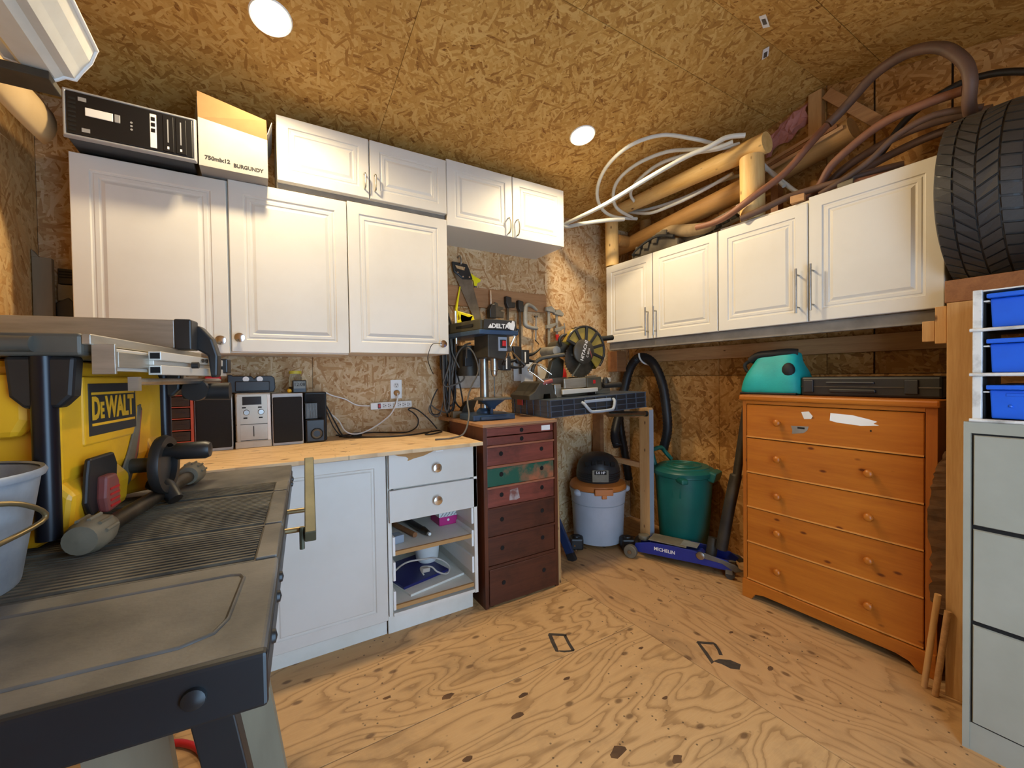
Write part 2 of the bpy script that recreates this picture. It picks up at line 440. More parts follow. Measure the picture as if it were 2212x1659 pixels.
for i in range(3):
    a, b = ys[i] - .001, ys[i + 1] + .001
    pts = [(XC, a, 0), (XC, b, 0), (XC, b, zceil(b))] + ([(XC, YR, ZR)] if a > YR > b else []) + [(XC, a, zceil(a))]
    part('strand_board', quad_prism(MB(), pts, (-1, 0, 0), .012), 'osb_left', wl)
wf = struct('wall_front', MB().box(XC - .06, DX0, YD - .05, YD, 0, ZD).box(DX1, XB + .06, YD - .05, YD, 0, ZD).box(DX0, DX1, YD - .05, YD, DZ, ZD), 'osb_back', 'front wall with the open doorway')

# ceiling: two slopes of boards meeting at a ridge that runs along the back wall
cl = struct('ceiling', quad_prism(MB(), [(XC - .1, YA + .1, ZA - .01), (XB + .1, YA + .1, ZA - .01), (XB + .1, YR, ZR + .014), (XC - .1, YR, ZR + .014)], (0, 0, 1), .05), 'seam_dark', 'sloping strand board ceiling')
cl2 = struct('ceiling_front', quad_prism(MB(), [(XC - .1, YR, ZR + .014), (XB + .1, YR, ZR + .014), (XB + .1, YD - .1, ZD - .01), (XC - .1, YD - .1, ZD - .01)], (0, 0, 1), .05), 'seam_dark', 'front slope of the strand board ceiling')
def ceil_board(x0, x1, ya, yb, par):
    part('strand_board', quad_prism(MB(), [(x0, ya, zceil(ya)), (x1, ya, zceil(ya)), (x1, yb, zceil(yb)), (x0, yb, zceil(yb))], (0, 0, 1), .012), 'osb_ceiling', par)
for ya, yb, xsp in ((YA, 1.366, [XC, .58, XB]), (1.363, YR, [XC, 1.2, XB])):
    for i in range(len(xsp) - 1): ceil_board(xsp[i] + .001, xsp[i + 1] - .001, ya, yb, cl)
for ya, yb, xsp in ((YR - .002, .832, [XC, 2.02, XB]), (.829, YD, [XC, .8, 2.24, XB])):
    for i in range(len(xsp) - 1): ceil_board(xsp[i] + .001, xsp[i + 1] - .001, ya, yb, cl2)

# recessed lamps
def pot_light(x, y, label):
    z = zceil(y); s = (ZA - ZR) / (YA - YR) if y > YR else (ZR - ZD) / (YR - YD)
    t = thing('recessed_light', label, 'light', (x, y, z), rot=(math.atan(s), 0, 0), group='recessed ceiling lights')
    part('trim_ring', MB().lathe([(.066, -.002), (.072, -.005), (.076, 0.0), (.074, .004), (.066, .004)], n=32, cap=False), 'white_plastic', t, True, 40)
    part('lens', MB().lathe([(0.0, -.0025), (.066, -.0025)], n=32, cap=False), 'lamp_lens', t, True)
    ld = bpy.data.lights.new('pot_lamp', 'SPOT'); ld.energy = POT_POWER; ld.color = POT_COLOR
    ld.shadow_soft_size = .055; ld.spot_size = math.radians(172); ld.spot_blend = .55
    lo = bpy.data.objects.new('pot_lamp', ld); COL.objects.link(lo); lo.parent = t; lo.location = (0, 0, -.03)
pot_light(.073, 1.885, 'glowing recessed ceiling light above the white carton and computer')
pot_light(1.655, 1.890, 'glowing recessed ceiling light beside the white pipe coil')

# ------------------------------------------------------------------ white panelled cabinets
DOOR = lambda s: [(0, .0025), (.0025, 0), (s, 0), (s + .004, .0045), (s + .010, .005), (s + .014, .0028), (s + .026, .0028), (s + .030, .006), (s + .034, .006), (s + .046, .0005)]
FLATP = lambda s: [(0, .0025), (.0025, 0), (s, 0), (s + .004, .0045), (s + .012, .005), (s + .017, .0012)]
def cab(name, label, loc, rz, w_, d_, h_, doors, group=None, stile=.052, body='white_edge', open_from=None, prof=DOOR):
    """box carcass with overlaid routed doors; local x along the front, y into the wall, z up"""
    t = thing(name, label, 'cabinet', loc, rz, group)
    part('body', MB().box(.002, w_ - .002, .021, d_, .0, h_), body, t, True, bevel=.001)
    out = [t]
    for (a, b, z0, z1) in doors:
        out.append(part('door', nested(MB(), a, b, z0, z1, prof(min(stile, (z1 - z0) * .16)), .019), 'white_foil', t, True))
    return out

def knob(parent, x, z, r=.0215):
    part('knob', MB().lathe([(.006, 0), (.006, -.012), (r * .75, -.016), (r, -.022), (r * .92, -.026), (r * .35, -.0275), (0, -.0275)], (x, 0, z), 'y', 24), 'chrome', parent, True, 50)

def bar_pull(parent, x, z0, z1, r=.0055, off=.032, mat='steel'):
    mb = MB().cyl((x, -off, z0), (x, -off, z1), r, n=12)
    for z in (z0 + .03, z1 - .03): mb.cyl((x, 0, z), (x, -off, z), r * .8, n=10)
    part('handle', mb, mat, parent, True, 40)

def bow_pull(parent, x, z0, z1, wav=0.0, mat='steel'):
    pts = [(x, 0, z0), (x, -.022, z0 + .004)] + [(x + wav * math.sin(PI * k / 4), -.026, z0 + (z1 - z0) * k / 4) for k in (1, 2, 3)] + [(x, -.022, z1 - .004), (x, 0, z1)]
    part('handle', MB().tube(pts, .0042, 8, 4), mat, parent, True, 60)

YU = 2.24
c1, d1, d2 = cab('wall_cabinet', 'large white wall cabinet with two panelled doors above the yellow table saw', (-.598, YU, 1.357), 0, .998, YA - YU, .765,
                 [(0, .494, -.004, .758), (.502, .997, .004, .768)], stile=.055)
knob(d1, .462, .052); knob(d2, .532, .066)
c2, d3 = cab('wall_cabinet', 'white wall cabinet with one panelled door above the power strip', (.402, YU, 1.366), 0, .540, YA - YU, .768,
             [(.001, .538, 0, .765)], stile=.055)
knob(d3, .497, .056)
c3, d4, d5 = cab('wall_cabinet', 'low white cabinet with two doors and straight handles lying on top of the big cabinets', (.097, YU - .005, 2.163), 0, .842, YA - YU, .303,
                 [(0, .415, 0, .302), (.421, .842, 0, .302)], stile=.05)
bow_pull(d4, .392, .042, .118); bow_pull(d5, .444, .040, .122)
part('deck', MB().box(.0, .84, .03, YA - YU, -.026, -.001), 'grey_board', c3, True)
c4, d6, d7 = cab('wall_cabinet', 'low white cabinet with two doors and wavy handles above the hanging tools', (.943, YU, 2.102), 0, .846, YA - YU, .379,
                 [(0, .437, 0, .378), (.442, .846, 0, .378)], stile=.05)
bow_pull(d6, .405, .018, .112, .006); bow_pull(d7, .468, .014, .112, .006)

solo('thin_board', 'thin reddish wooden board lying on top of the low cabinet with straight handles', 'board', MB().box(.17, .93, YU + .02, YU + .2, 2.467, 2.478), 'brown_board')

# right hand wall cabinets
XF = 2.325
e1, f1, f2 = cab('wall_cabinet', 'white wall cabinet with two doors in the corner behind the mitre saw', (XF, 2.398, 1.482), -PI / 2, .918, XB - XF, .586,
                 [(0, .439, 0, .584), (.446, .916, 0, .584)], stile=.05)
bar_pull(f1, .405, .02, .215); bar_pull(f2, .474, .016, .212)
e2, f3, f4 = cab('wall_cabinet', 'white wall cabinet with two doors next to the car tyre', (XF, 1.475, 1.482), -PI / 2, .948, XB - XF, .60,
                 [(0, .466, 0, .584), (.472, .948, 0, .606)], stile=.055)
bar_pull(f3, .428, .045, .265); bar_pull(f4, .492, .05, .275)
solo('ledger_board', 'long grey board carrying the white cabinets above the dresser', 'board', MB().box(XF + .03, XF + .068, .56, 2.40, 1.425, 1.480), 'grey_board', bevel=.002)
solo('wall_rail', 'brown timber rail on the wall below the right hand cabinets', 'board', MB().box(XB - .04, XB - .002, .53, 2.50, 1.335, 1.424), 'lumber_y', bevel=.002)

# ------------------------------------------------------------------ base units, counter
YL = 1.976
b1, bd = cab('base_cabinet', 'white base cabinet with one tall panelled door under the wooden counter', (-.05, YL, .095), 0, .556, YA - YL, .785,
             [(.04, .552, -.005, .775)], stile=.052, prof=FLATP)
part('kick_board', MB().box(-.0, .556, .052, .07, -.095, -.001), 'melamine', b1, True)
b0, bd0 = cab('base_cabinet', 'white base cabinet with a panelled door hidden behind the workbench', (-.62, YL, .095), 0, .565, YA - YL, .785,
              [(.004, .56, -.005, .775)], stile=.052, prof=FLATP)
part('kick_board', MB().box(-.0, .565, .052, .07, -.095, -.001), 'melamine', b0, True)

du = thing('drawer_unit', 'white drawer unit with two drawers above two open compartments', 'cabinet', (.512, YL, 0), 0)
W_ = .462
part('side_panel', MB().box(0, .018, .021, .6, .095, .885), 'melamine', du, True)
part('side_panel', MB().box(W_ - .018, W_, .0, .6, .095, .885), 'melamine', du, True)
part('back_panel', MB().box(.018, W_ - .018, .585, .6, .095, .885), 'melamine', du, True)
part('shelf', MB().box(.018, W_ - .018, .022, .585, .388, .404), 'melamine', du, True)
part('shelf_edge', MB().box(.020, W_ - .020, .010, .022, .386, .405), 'mdf_edge', du, True)
part('shelf', MB().box(.018, W_ - .018, .022, .585, .128, .144), 'melamine', du, True)
part('shelf_edge', MB().box(.020, W_ - .020, .010, .022, .126, .145), 'mdf_edge', du, True)
part('bottom_rail', MB().box(.018, W_ - .018, .006, .585, .095, .112), 'melamine', du, True)
part('kick_board', MB().box(0, W_ - .012, .045, .06, 0, .095), 'melamine', du, True)
part('drawer_box', MB().box(.03, W_ - .03, .022, .5, .575, .86), 'melamine', du, True)
for z0, z1, kz in ((.708, .872, .786), (.548, .700, .624)):
    dr = part('drawer', nested(MB(), .004, W_ + .002, z0, z1, [(0, .002), (.002, 0)], .019), 'white_foil', du, True)
    knob(dr, .238, kz, .0235)
    if z0 > .6:
        part('torn_foil_patch', MB().prism([(.026, .8715), (.05, .862), (.085, .855), (.098, .846), (.094, .833), (.125, .842), (.175, .850), (.215, .864), (.235, .8715)], -.0012, .001, 'y'), 'mdf_edge', dr, True, label='torn patch of bare brown fibreboard')
        part('tape', MB().box(.236, .276, -.003, .0, .862, .876), 'white_plastic', dr, True)
for zz in (.43, .31, .17):
    part('runner', MB().box(.018, .030, .008, .5, zz - .045, zz + .045), 'white_plastic', du, True, bevel=.002)
    part('runner', MB().box(W_ - .030, W_ - .018, .008, .5, zz + .03, zz + .115), 'white_plastic', du, True, bevel=.002)

solo('countertop', 'pale plywood countertop over the white base units', 'countertop', MB().box(XC + .004, .962, 1.872, YA - .002, .888, .906), 'ply_counter', bevel=.0015)

# ------------------------------------------------------------------ dark drawer chest
CY, CX0, CX1, CH = 1.952, 1.003, 1.488, .980
ch = thing('drawer_chest', 'narrow dark wooden chest of nine finger-hole drawers under the drill press', 'chest', ((CX0 + CX1) / 2, 2.18, 0))
part('side_panel', MB().box(CX0, CX0 + .022, CY, 2.40, 0, CH - .016), 'chest_side', ch)
part('side_panel', MB().box(CX1 - .022, CX1, CY, 2.40, 0, CH - .016), 'chest_side', ch)
part('back_panel', MB().box(CX0 + .022, CX1 - .022, 2.385, 2.40, 0, CH - .016), 'chest_side', ch)
part('top_board', MB().box(CX0 - .002, CX1 + .002, CY - .002, 2.402, CH - .016, CH), 'chest_top', ch, bevel=.002)
rows = [(.915, .957, 'chest_red', 1), (.866, .910, 'chest_red', 1), (.757, .853, 'chest_red', 2), (.645, .742, 'chest_green', 2), (.533, .632, 'chest_red', 2),
        (.378, .520, 'chest_dark', 2), (.222, .364, 'chest_dark', 2), (.012, .205, 'chest_dark', 2)]
zprev = CH - .016
for z0, z1, m, k in rows:
    d = part('drawer', MB().box(CX0 + .0245, CX1 - .0245, CY + (.004 if z0 > .02 else -.006), CY + .38, z0, z1), m, ch, bevel=.0025)
    if zprev - z1 > .006: part('rail', MB().box(CX0 + .022, CX1 - .022, CY + .0, CY + .3, z1 + .0015, zprev - .0015), 'chest_frame' if z0 > .4 else 'chest_dark', ch)
    zprev = z0
    yy = CY + (.004 if z0 > .02 else -.006)
    for xx in ((.5,) if k == 1 else (.225, .775)):
        xx = CX0 + (CX1 - CX0) * xx; zc = (z0 + z1) / 2 + (.012 if k == 2 else 0)
        part('finger_hole', MB().lathe([(.0125, -.0004), (.0118, -.0012), (0, -.0012)], (xx, yy, zc), 'y', 18, cap=False), 'black_gap', d)
    if z0 > .91:
        part('sticker', MB().box(CX1 - .108, CX1 - .048, yy - .0012, yy, .922, .950), 'white_plastic', d, label='small white and pale blue paper sticker')
    if .5 < z0 < .54:
        part('scuff', MB().prism([(1.165, .612), (1.215, .618), (1.228, .56), (1.205, .553), (1.160, .556)], yy - .0008, yy, 'y'), 'scuff_grey', d, label='patch of scraped pale paint')

# ------------------------------------------------------------------ pine dresser
DXF, DY0, DY1, DH = 2.285, .535, 1.312, 1.114       # front plane, right side, left side, height
dr_ = thing('dresser', 'orange pine dresser with five drawers and round wooden knobs', 'dresser', (DXF, DY1, 0), -PI / 2)
DW, DD = DY1 - DY0, .44
part('side_panel', MB().box(0, .02, .0, DD, 0, DH - .03), 'pine_orange_up', dr_, True, bevel=.002)
part('side_panel', MB().box(DW - .036, DW, .0, DD, 0, DH - .03), 'pine_orange_up', dr_, True, bevel=.002)
part('back_panel', MB().box(.02, DW - .036, DD - .012, DD, .06, DH - .03), 'pine_orange', dr_, True)
part('top_board', MB().box(-.014, DW + .010, -.016, DD + .005, DH - .030, DH), 'pine_orange', dr_, True, bevel=.009)
part('top_rail', MB().box(.02, DW - .036, -.001, .02, DH - .048, DH - .031), 'pine_orange', dr_, True)
part('plinth', MB().prism([(.0, 0), (.05, 0), (.07, .032), (.115, .043), (DW - .125, .043), (DW - .08, .032), (DW - .05, 0), (DW, 0), (DW, .098), (.0, .098)], -.012, .006, 'y'), 'pine_orange', dr_, True, bevel=.003)
part('recess', MB().box(.02, DW - .036, .02, .03, .06, DH - .04), 'chest_side', dr_, True)
dz = [(.888, 1.062), (.695, .879), (.505, .687), (.312, .497), (.106, .304)]
for i, (z0, z1) in enumerate(dz):
    d = part('drawer', nested(MB(), .0225, DW - .0395, z0, z1, [(0, .003), (.003, 0)], .02), 'pine_orange', dr_, True)
    part('edge_strip', MB().box(.0225, DW - .0395, -.003, .0, z0 - .004, z0 + .003), 'edge_highlight', d, True)
    for kx in ((.19, .566) if i else (.19,)):
        part('knob', MB().lathe([(.008, 0), (.008, -.01), (.0165, -.02), (.0185, -.029), (.015, -.036), (.006, -.039), (0, -.039)], (kx, 0, (z0 + z1) / 2), 'y', 20), 'pine_orange', d, True, 60)
    if not i:
        part('bare_patch', MB().prism([(.415, 1.04), (.50, 1.036), (.56, 1.022), (.588, 1.014), (.575, 1.004), (.595, .998), (.57, .995), (.53, .991), (.44, .998), (.412, 1.005)], -.0006, .001, 'y'), 'white_plastic', d, True, label='torn remains of white paper')
        part('bare_patch', MB().prism([(.292, 1.037), (.325, 1.042), (.342, 1.02), (.335, 1.006), (.305, 1.003), (.298, 1.02)], -.0006, .001, 'y'), 'white_edge', d, True)
        part('sticker', MB().prism([(.245, .965), (.325, .968), (.318, .948), (.302, .934), (.25, .925), (.252, .945)], -.0008, .001, 'y'), 'grey_board', d, True, label='torn grey sticker with black print')
        part('sticker_print', MB().box(.275, .307, -.0012, 0, .953, .962), 'black_gap', d, True)
        part('screw_hole', MB().lathe([(.004, -.001), (0, -.001)], (.566, 0, .972), 'y', 10, cap=False), 'black_gap', d, True)

# ------------------------------------------------------------------ filing cabinet
fc = thing('filing_cabinet', 'tall grey steel filing cabinet at the right edge below the blue trays', 'filing cabinet', (1.95, .397, 0), -PI / 2)
FWD, FH = .46, 1.066
part('body', MB().box(0, FWD, .006, .66, 0, FH), 'filing_grey', fc, True, bevel=.003)
part('front_frame', MB().box(0, .016, 0, .006, 0, FH).box(FWD - .016, FWD, 0, .006, 0, FH).box(.016, FWD - .016, 0, .006, FH - .036, FH).box(.016, FWD - .016, 0.003, .006, 0, .09), 'filing_grey', fc, True)
for z0, z1 in ((.735, 1.024), (.425, .722), (.094, .412)):
    part('drawer', nested(MB(), .022, FWD - .02, z0, z1, [(0, .003), (.003, -.003)], .005), 'filing_grey', fc, True)
part('shadow_gap', MB().box(.018, FWD - .018, .0045, .0062, .09, 1.03), 'black_gap', fc, True)
# ------------------------------------------------------------------ more materials
plain('pc_black', '141416', .35)
plain('pc_silver', 'a3a4a6', .4, .3)
plain('label_white', 'e6e4de', .5)
plain('carton_white', 'b9b3a9', .75, 0, 'a8a195', 3)
plain('carton_inside', 'bb8f5c', .8, 0, 'a67a48', 4)
plain('carton_grey', '9a958e', .8)
plain('print_dark', '2a2826', .7)
plain('speaker_grey', 'b7b5b0', .45)
plain('grille', '171513', .85, bump=.4, bscale=400)
plain('champagne', 'bdb3a2', .38, .35, 'aaa091', 5)
plain('display', '1c1714', .2)
plain('sub_black', '14181a', .4)
plain('orange_red', 'c4502c', .45, 0, 'a83f22', 8)
plain('yellow', 'f0b222', .38, 0, 'c4860f', 5, (.5, .85))
plain('bright_yellow', 'f4e410', .4)
plain('red', 'bb1f22', .4)
plain('dusty_red', '9c3a35', .5, 0, '7d4a42', 12)
plain('jar_lid', 'c8b63a', .5)
plain('cable_black', '1a1614', .5)
plain('cable_grey', '5a554d', .5)
plain('cable_white', 'e9e6df', .45)
plain('saw_steel', '9b9484', .38, .85, '6f6758', 7)
plain('cast_grey', '77746c', .5, .5, '55524b', 7)
plain('press_blue', '3d5570', .42, .2, '2c3e55', 5)
plain('press_dark', '2c2a24', .5, .2, '4a4438', 6)
plain('press_olive', '4d4733', .55, .2, '2f2b20', 5)
plain('case_black', '20242b', .42, 0, '343330', 4)
plain('case_rib_highlight', '46505e', .32)  # bluish highlights on the case ribs are painted into this colour
plain('light_grey', '9aa2ac', .45)
plain('guard_amber', 'a88c3c', .25, 0, '8a7430', 5)
plain('saw_brown', '3a352d', .5, .1, '57503f', 5)
plain('blue_dark', '1c2f52', .5)
plain('vac_grey', 'b6bcc4', .45, 0, 'a2a8b0', 3)
plain('vac_orange', 'c9762c', .5, 0, 'b06a35', 4)
plain('bin_green', '0e6156', .42, 0, '0a4e47', 3)
plain('jack_blue', '1f2f86', .38, 0, '18246a', 4)
plain('hose_black', '15161a', .5)
plain('hose_brown', '6e5140', .6, 0, '4c382c', 7)
plain('hose_rust', '8e5e44', .6, 0, '6a4230', 5)
plain('pipe_white', 'dcdcd4', .4, 0, 'c6c4b8', 4)
plain('dark_pipe', '2b2620', .6, .3, '4a4234', 5)
wood('log_pine', 'ecc682', 'cf9c50', 'y', .9, .6, (8.0, .13, '6e4418'), None, 8, (.3, .7))
wood('log_pine_up', 'ecc886', 'd0a05a', 'z', .9, .6, (8.0, .13, '6e4418'), None, 8, (.3, .7))
wood('log_old', 'b88a50', '8a6232', 'y', .6, .65, None, None, 8)
plain('canvas_olive', '5c5242', .85, 0, '3a3328', 9)
plain('canvas_tan', '8a7454', .85, 0, '6a573d', 9)
plain('teal', '10a5a0', .6, 0, '0b8a88', 5, bump=.2, bscale=120)
plain('bag_black', '141416', .7)
plain('bin_blue', '1a63d8', .38, 0, '1556c4', 4)
plain('rack_white', 'd9d6cf', .45, .1, '8f8b83', 14, (.5, .75))
plain('rack_rust', '7c6d60', .6, .3, '4f443a', 14)
plain('bench_grey', '343331', .5, 0, '76726b', 5.5, (.30, .72), bump=.15, bscale=160)
plain('bench_rib', '3a362f', .55, 0, '7b7362', 8, (.4, .75))
plain('bench_frame', '1b2024', .4, .1, '14171a', 5)
plain('olive_metal', '56543f', .5, .4, '3e3c2d', 8)
plain('galvanized', 'aab0b6', .42, .35, '858b92', 11)
plain('wire_brass', '8a7a58', .4, .8)
plain('alu', 'bcb6a9', .38, .75, 'a09a8d', 5, stretch=(1, 1, 8))
plain('alu_white', 'd8d2c6', .42, .3)
plain('saw_table', '56554f', .45, .4, '6d6a60', 5)
plain('black_tube', '10121a', .3, .2)
plain('foot_grey', '7d7461', .6, 0, '5d5545', 9)
plain('kraft', 'c7ab7f', .85, 0, 'b39668', 3)
plain('grey_wood', '8d8068', .8, 0, '6c604c', 6, stretch=(1, 1, .2))
plain('pink_foam', 'c98a80', .95, 0, 'a86b5e', 9)
plain('magenta', 'c21f74', .45)
plain('navy', '1c1f5e', .45)
plain('bark', '6e4c2c', .85, 0, '3c2814', 9)
plain('stain_black', '2d2722', .7, 0, '4a3d30', 30)
# tyre rubber, clear amber and glass
plain('rubber', '2a2827', .5, 0, '45403a', 4, bump=.25, bscale=150)
t = NT('glass'); t.base(rgb('e8f0ea'), .05); t.b.inputs['Transmission Weight'].default_value = .95; t.b.inputs['IOR'].default_value = 1.3
t = NT('clear_drawer'); t.base(rgb('4a3a34'), .25); t.b.inputs['Transmission Weight'].default_value = .3

def cable(name, label, pts, r, mat, group=None, spl=5):
    return solo(name, label, 'cable', MB().tube(pts, r, 8, spl), mat, 60, group=group)

# ------------------------------------------------------------------ on top of the back wall cabinets
ZT = 2.1265
pc = thing('computer_tower', 'black and silver desktop computer lying on its side on the wall cabinet', 'computer', (-.388, 2.33, ZT))
part('case', MB().box(-.575, -.205, 2.15, 2.53, ZT, ZT + .172), 'pc_black', pc, bevel=.004)
part('bezel', nested(MB(), -.583, -.193, ZT - .002, ZT + .174, [(0, 2.142), (.004, 2.130), (.010, 2.130), (.012, 2.134)], 2.15), 'pc_silver', pc, bevel=.003)
part('front_panel', MB().box(-.571, -.205, 2.1285, 2.135, ZT + .010, ZT + .162), 'pc_black', pc, bevel=.004)
part('badge', MB().box(-.520, -.444, 2.126, 2.129, ZT + .083, ZT + .113), 'label_white', pc, bevel=.005, label='white oval control badge')
part('button', MB().box(-.440, -.424, 2.126, 2.129, ZT + .083, ZT + .113), 'pc_silver', pc, bevel=.004)
part('card_reader', MB().box(-.338, -.318, 2.127, 2.129, ZT + .018, ZT + .148), 'label_white', pc, bevel=.002, label='white card reader strip')
for k in range(3): part('slot', MB().box(-.334, -.322, 2.126, 2.1275, ZT + .078 + k * .022, ZT + .092 + k * .022), 'pc_black', pc)
for x in (-.298, -.258):
    d = part('drive_bay', MB().box(x, x + .032, 2.1265, 2.129, ZT + .016, ZT + .154), 'pc_black', pc, bevel=.001)
    part('eject_button', MB().box(x + .012, x + .018, 2.1255, 2.127, ZT + .024, ZT + .034), 'label_white', d)
    part('drive_slit', MB().box(x + .013, x + .017, 2.1258, 2.127, ZT + .05, ZT + .14), 'pc_silver', d)
for k in range(3): part('port', MB().lathe([(.004, -.001), (0, -.001)], (-.392, 2.1285, ZT + .07 + k * .013), 'y', 10, cap=False), 'pc_silver', pc)
for k in range(8): part('vent_slot', MB().box(-.565, -.545, 2.1275, 2.1285, ZT + .02 + k * .016, ZT + .028 + k * .016), 'black_gap', pc)
part('sticker', MB().box(-.538, -.516, 2.127, 2.129, ZT + .132, ZT + .146), 'pc_silver', pc)
part('sticker', MB().box(-.53, -.508, 2.127, 2.129, ZT + .022, ZT + .036), 'pc_silver', pc)

bx = thing('wine_carton', 'open white wine carton with black printing beside the computer', 'box', (-.066, 2.30, ZT))
X0, X1, Y0, Y1, Z1 = -.189, .058, 2.155, 2.44, ZT + .196
part('wall', MB().prism([(X0, ZT), (X1, ZT), (X1, Z1 - .028), (X0, Z1)], Y0, Y0 + .004, 'y'), 'carton_white', bx)
part('wall', MB().box(X0, X1, Y1 - .004, Y1, ZT, Z1), 'carton_white', bx)
part('wall', MB().box(X0, X0 + .004, Y0 + .004, Y1 - .004, ZT, Z1), 'carton_grey', bx)
part('wall', MB().box(X1 - .004, X1, Y0 + .004, Y1 - .004, ZT, Z1), 'carton_grey', bx)
part('bottom', MB().box(X0 + .004, X1 - .004, Y0 + .004, Y1 - .004, ZT, ZT + .004), 'carton_grey', bx)
def sheet4(p, th=(0, .003, 0)):
    q = [Vector(a) for a in p]; d = Vector(th)
    return MB().add(q + [a + d for a in q], [(0, 1, 2, 3), (7, 6, 5, 4), (0, 4, 5, 1), (1, 5, 6, 2), (2, 6, 7, 3), (3, 7, 4, 0)])
part('flap', sheet4([(X0, Y0, Z1), (X1, Y0, Z1 - .028), (X1 - .003, Y0 - .030, Z1 + .042), (X0 + .002, Y0 - .030, Z1 + .090)]), 'carton_inside', bx, label='brown unprinted top flap')
part('flap', sheet4([(X0, Y0 + .004, Z1), (X0, Y1 - .004, Z1), (X0 - .045, Y1 - .004, Z1 + .075), (X0 - .002, Y0 + .01, Z1 + .088)], (.003, 0, 0)), 'carton_grey', bx)
part('flap', sheet4([(X1, Y0 + .004, Z1), (X1, Y1 - .004, Z1), (X1 + .022, Y1 - .004, Z1 + .05), (X1 + .018, Y0 + .01, Z1 + .06)], (.003, 0, 0)), 'carton_grey', bx)
text_mesh('lettering', '750mlx12', .022, 'print_dark', bx, face_matrix((-.125, Y0 - .0006, ZT + .036), (1, 0, 0), (0, 0, 1)), bold=.0008)
text_mesh('lettering', 'BURGUNDY', .021, 'print_dark', bx, face_matrix((-.015, Y0 - .0006, ZT + .026), (1, 0, 0), (0, 0, 1)), bold=.0009, sx=.95)
for k in range(4):
    solo('plastic_tray', ('leftmost', 'second from the left', 'third from the left', 'rightmost')[k] + ' of the black plastic strips sticking out of the carton', 'tray',
         MB().obox((-.060 + k * .030, 2.30, Z1 + .0), (.012, .16, .19), (0, .12 - .08 * k, 0)), 'black_plastic', group='black strips in the carton', bevel=.002)

# ------------------------------------------------------------------ things on the counter
CT = .9062
def speaker(x0, x1, h, label):
    t = thing('stereo_speaker', label, 'speaker', ((x0 + x1) / 2, 2.45, CT))
    part('cabinet', MB().box(x0, x1, 2.372, 2.55, CT, CT + h), 'speaker_grey', t, bevel=.003)
    part('grille', MB().box(x0 + .004, x1 - .004, 2.362, 2.373, CT + .014, CT + h - .018), 'grille', t, bevel=.005)
speaker(-.250, -.106, .262, 'grey bookshelf speaker with black grille beside the orange organiser')
speaker(.056, .193, .258, 'grey bookshelf speaker with black grille beside the black satellite speakers')
rc = thing('stereo_receiver', 'champagne coloured micro stereo between the two grey speakers', 'stereo', (-.022, 2.45, CT))
part('body', MB().box(-.095, .051, 2.372, 2.56, CT, CT + .265), 'champagne', rc, bevel=.008)
part('display', MB().box(-.066, .012, 2.3695, 2.373, CT + .208, CT + .247), 'display', rc)
part('side_strip', MB().box(-.090, -.076, 2.3695, 2.373, CT + .03, CT + .25), 'champagne', rc, bevel=.001)
part('side_strip', MB().box(.036, .050, 2.369, 2.373, CT + .03, CT + .255), 'label_white', rc, bevel=.002, label='bright silver side strip')
for x in (-.050, .010): part('dial', MB().lathe([(.0135, 0), (.0135, -.006), (.011, -.010), (0, -.010)], (x, 2.372, CT + .172), 'y', 20), 'steel', rc, smooth=50)
for x, z in ((-.055, .145), (.008, .145), (-.06, .195), (.005, .195), (-.083, .21), (-.083, .18), (-.083, .15)): part('button', MB().box(x - .008, x + .008, 2.3698, 2.373, CT + z - .003, CT + z + .003), 'black_gap' if x > -.07 else 'champagne', rc)
part('tape_slot', MB().box(-.024, -.0205, 2.3700, 2.373, CT + .055, CT + .105), 'black_gap', rc)
part('groove', MB().box(-.094, .05, 2.3712, 2.373, CT + .113, CT + .1155), 'black_gap', rc)
part('groove', MB().box(-.094, .05, 2.3712, 2.373, CT + .036, CT + .0385), 'black_gap', rc)
part('base', MB().box(-.098, .053, 2.366, 2.375, CT, CT + .034), 'champagne', rc, bevel=.004)

sw = thing('subwoofer', 'tall black speaker box behind the small satellite speaker', 'speaker', (.257, 2.49, CT))
part('box', MB().box(.205, .312, 2.43, 2.55, CT, CT + .258), 'sub_black', sw, bevel=.006)
part('baffle', MB().box(.212, .305, 2.427, 2.431, CT + .01, CT + .25), 'grille', sw)
st = thing('satellite_speaker', 'small black satellite speaker in front of the subwoofer', 'speaker', (.25, 2.40, CT))
part('box', MB().box(.203, .296, 2.372, 2.426, CT, CT + .122), 'sub_black', st, bevel=.008)
part('cone', MB().lathe([(.026, 0), (.022, -.003), (.008, .006), (0, .004)], (.255, 2.3715, CT + .045), 'y', 24, cap=False), 'cast_grey', st, smooth=50)
part('cone_surround', MB().lathe([(.030, 0), (.028, -.004), (.025, 0)], (.255, 2.3715, CT + .045), 'y', 24, cap=False), 'black_plastic', st, smooth=50)
wm = thing('transformer', 'small box with a finned grey front on top of the satellite speaker', 'box', (.232, 2.40, CT + .122))
part('box', MB().box(.203, .262, 2.385, 2.424, CT + .1225, CT + .205), 'black_plastic', wm, bevel=.002)
for k in range(10): part('fin', MB().box(.206 + k * .0054, .2085 + k * .0054, 2.380, 2.386, CT + .126, CT + .202), 'cast_grey', wm)

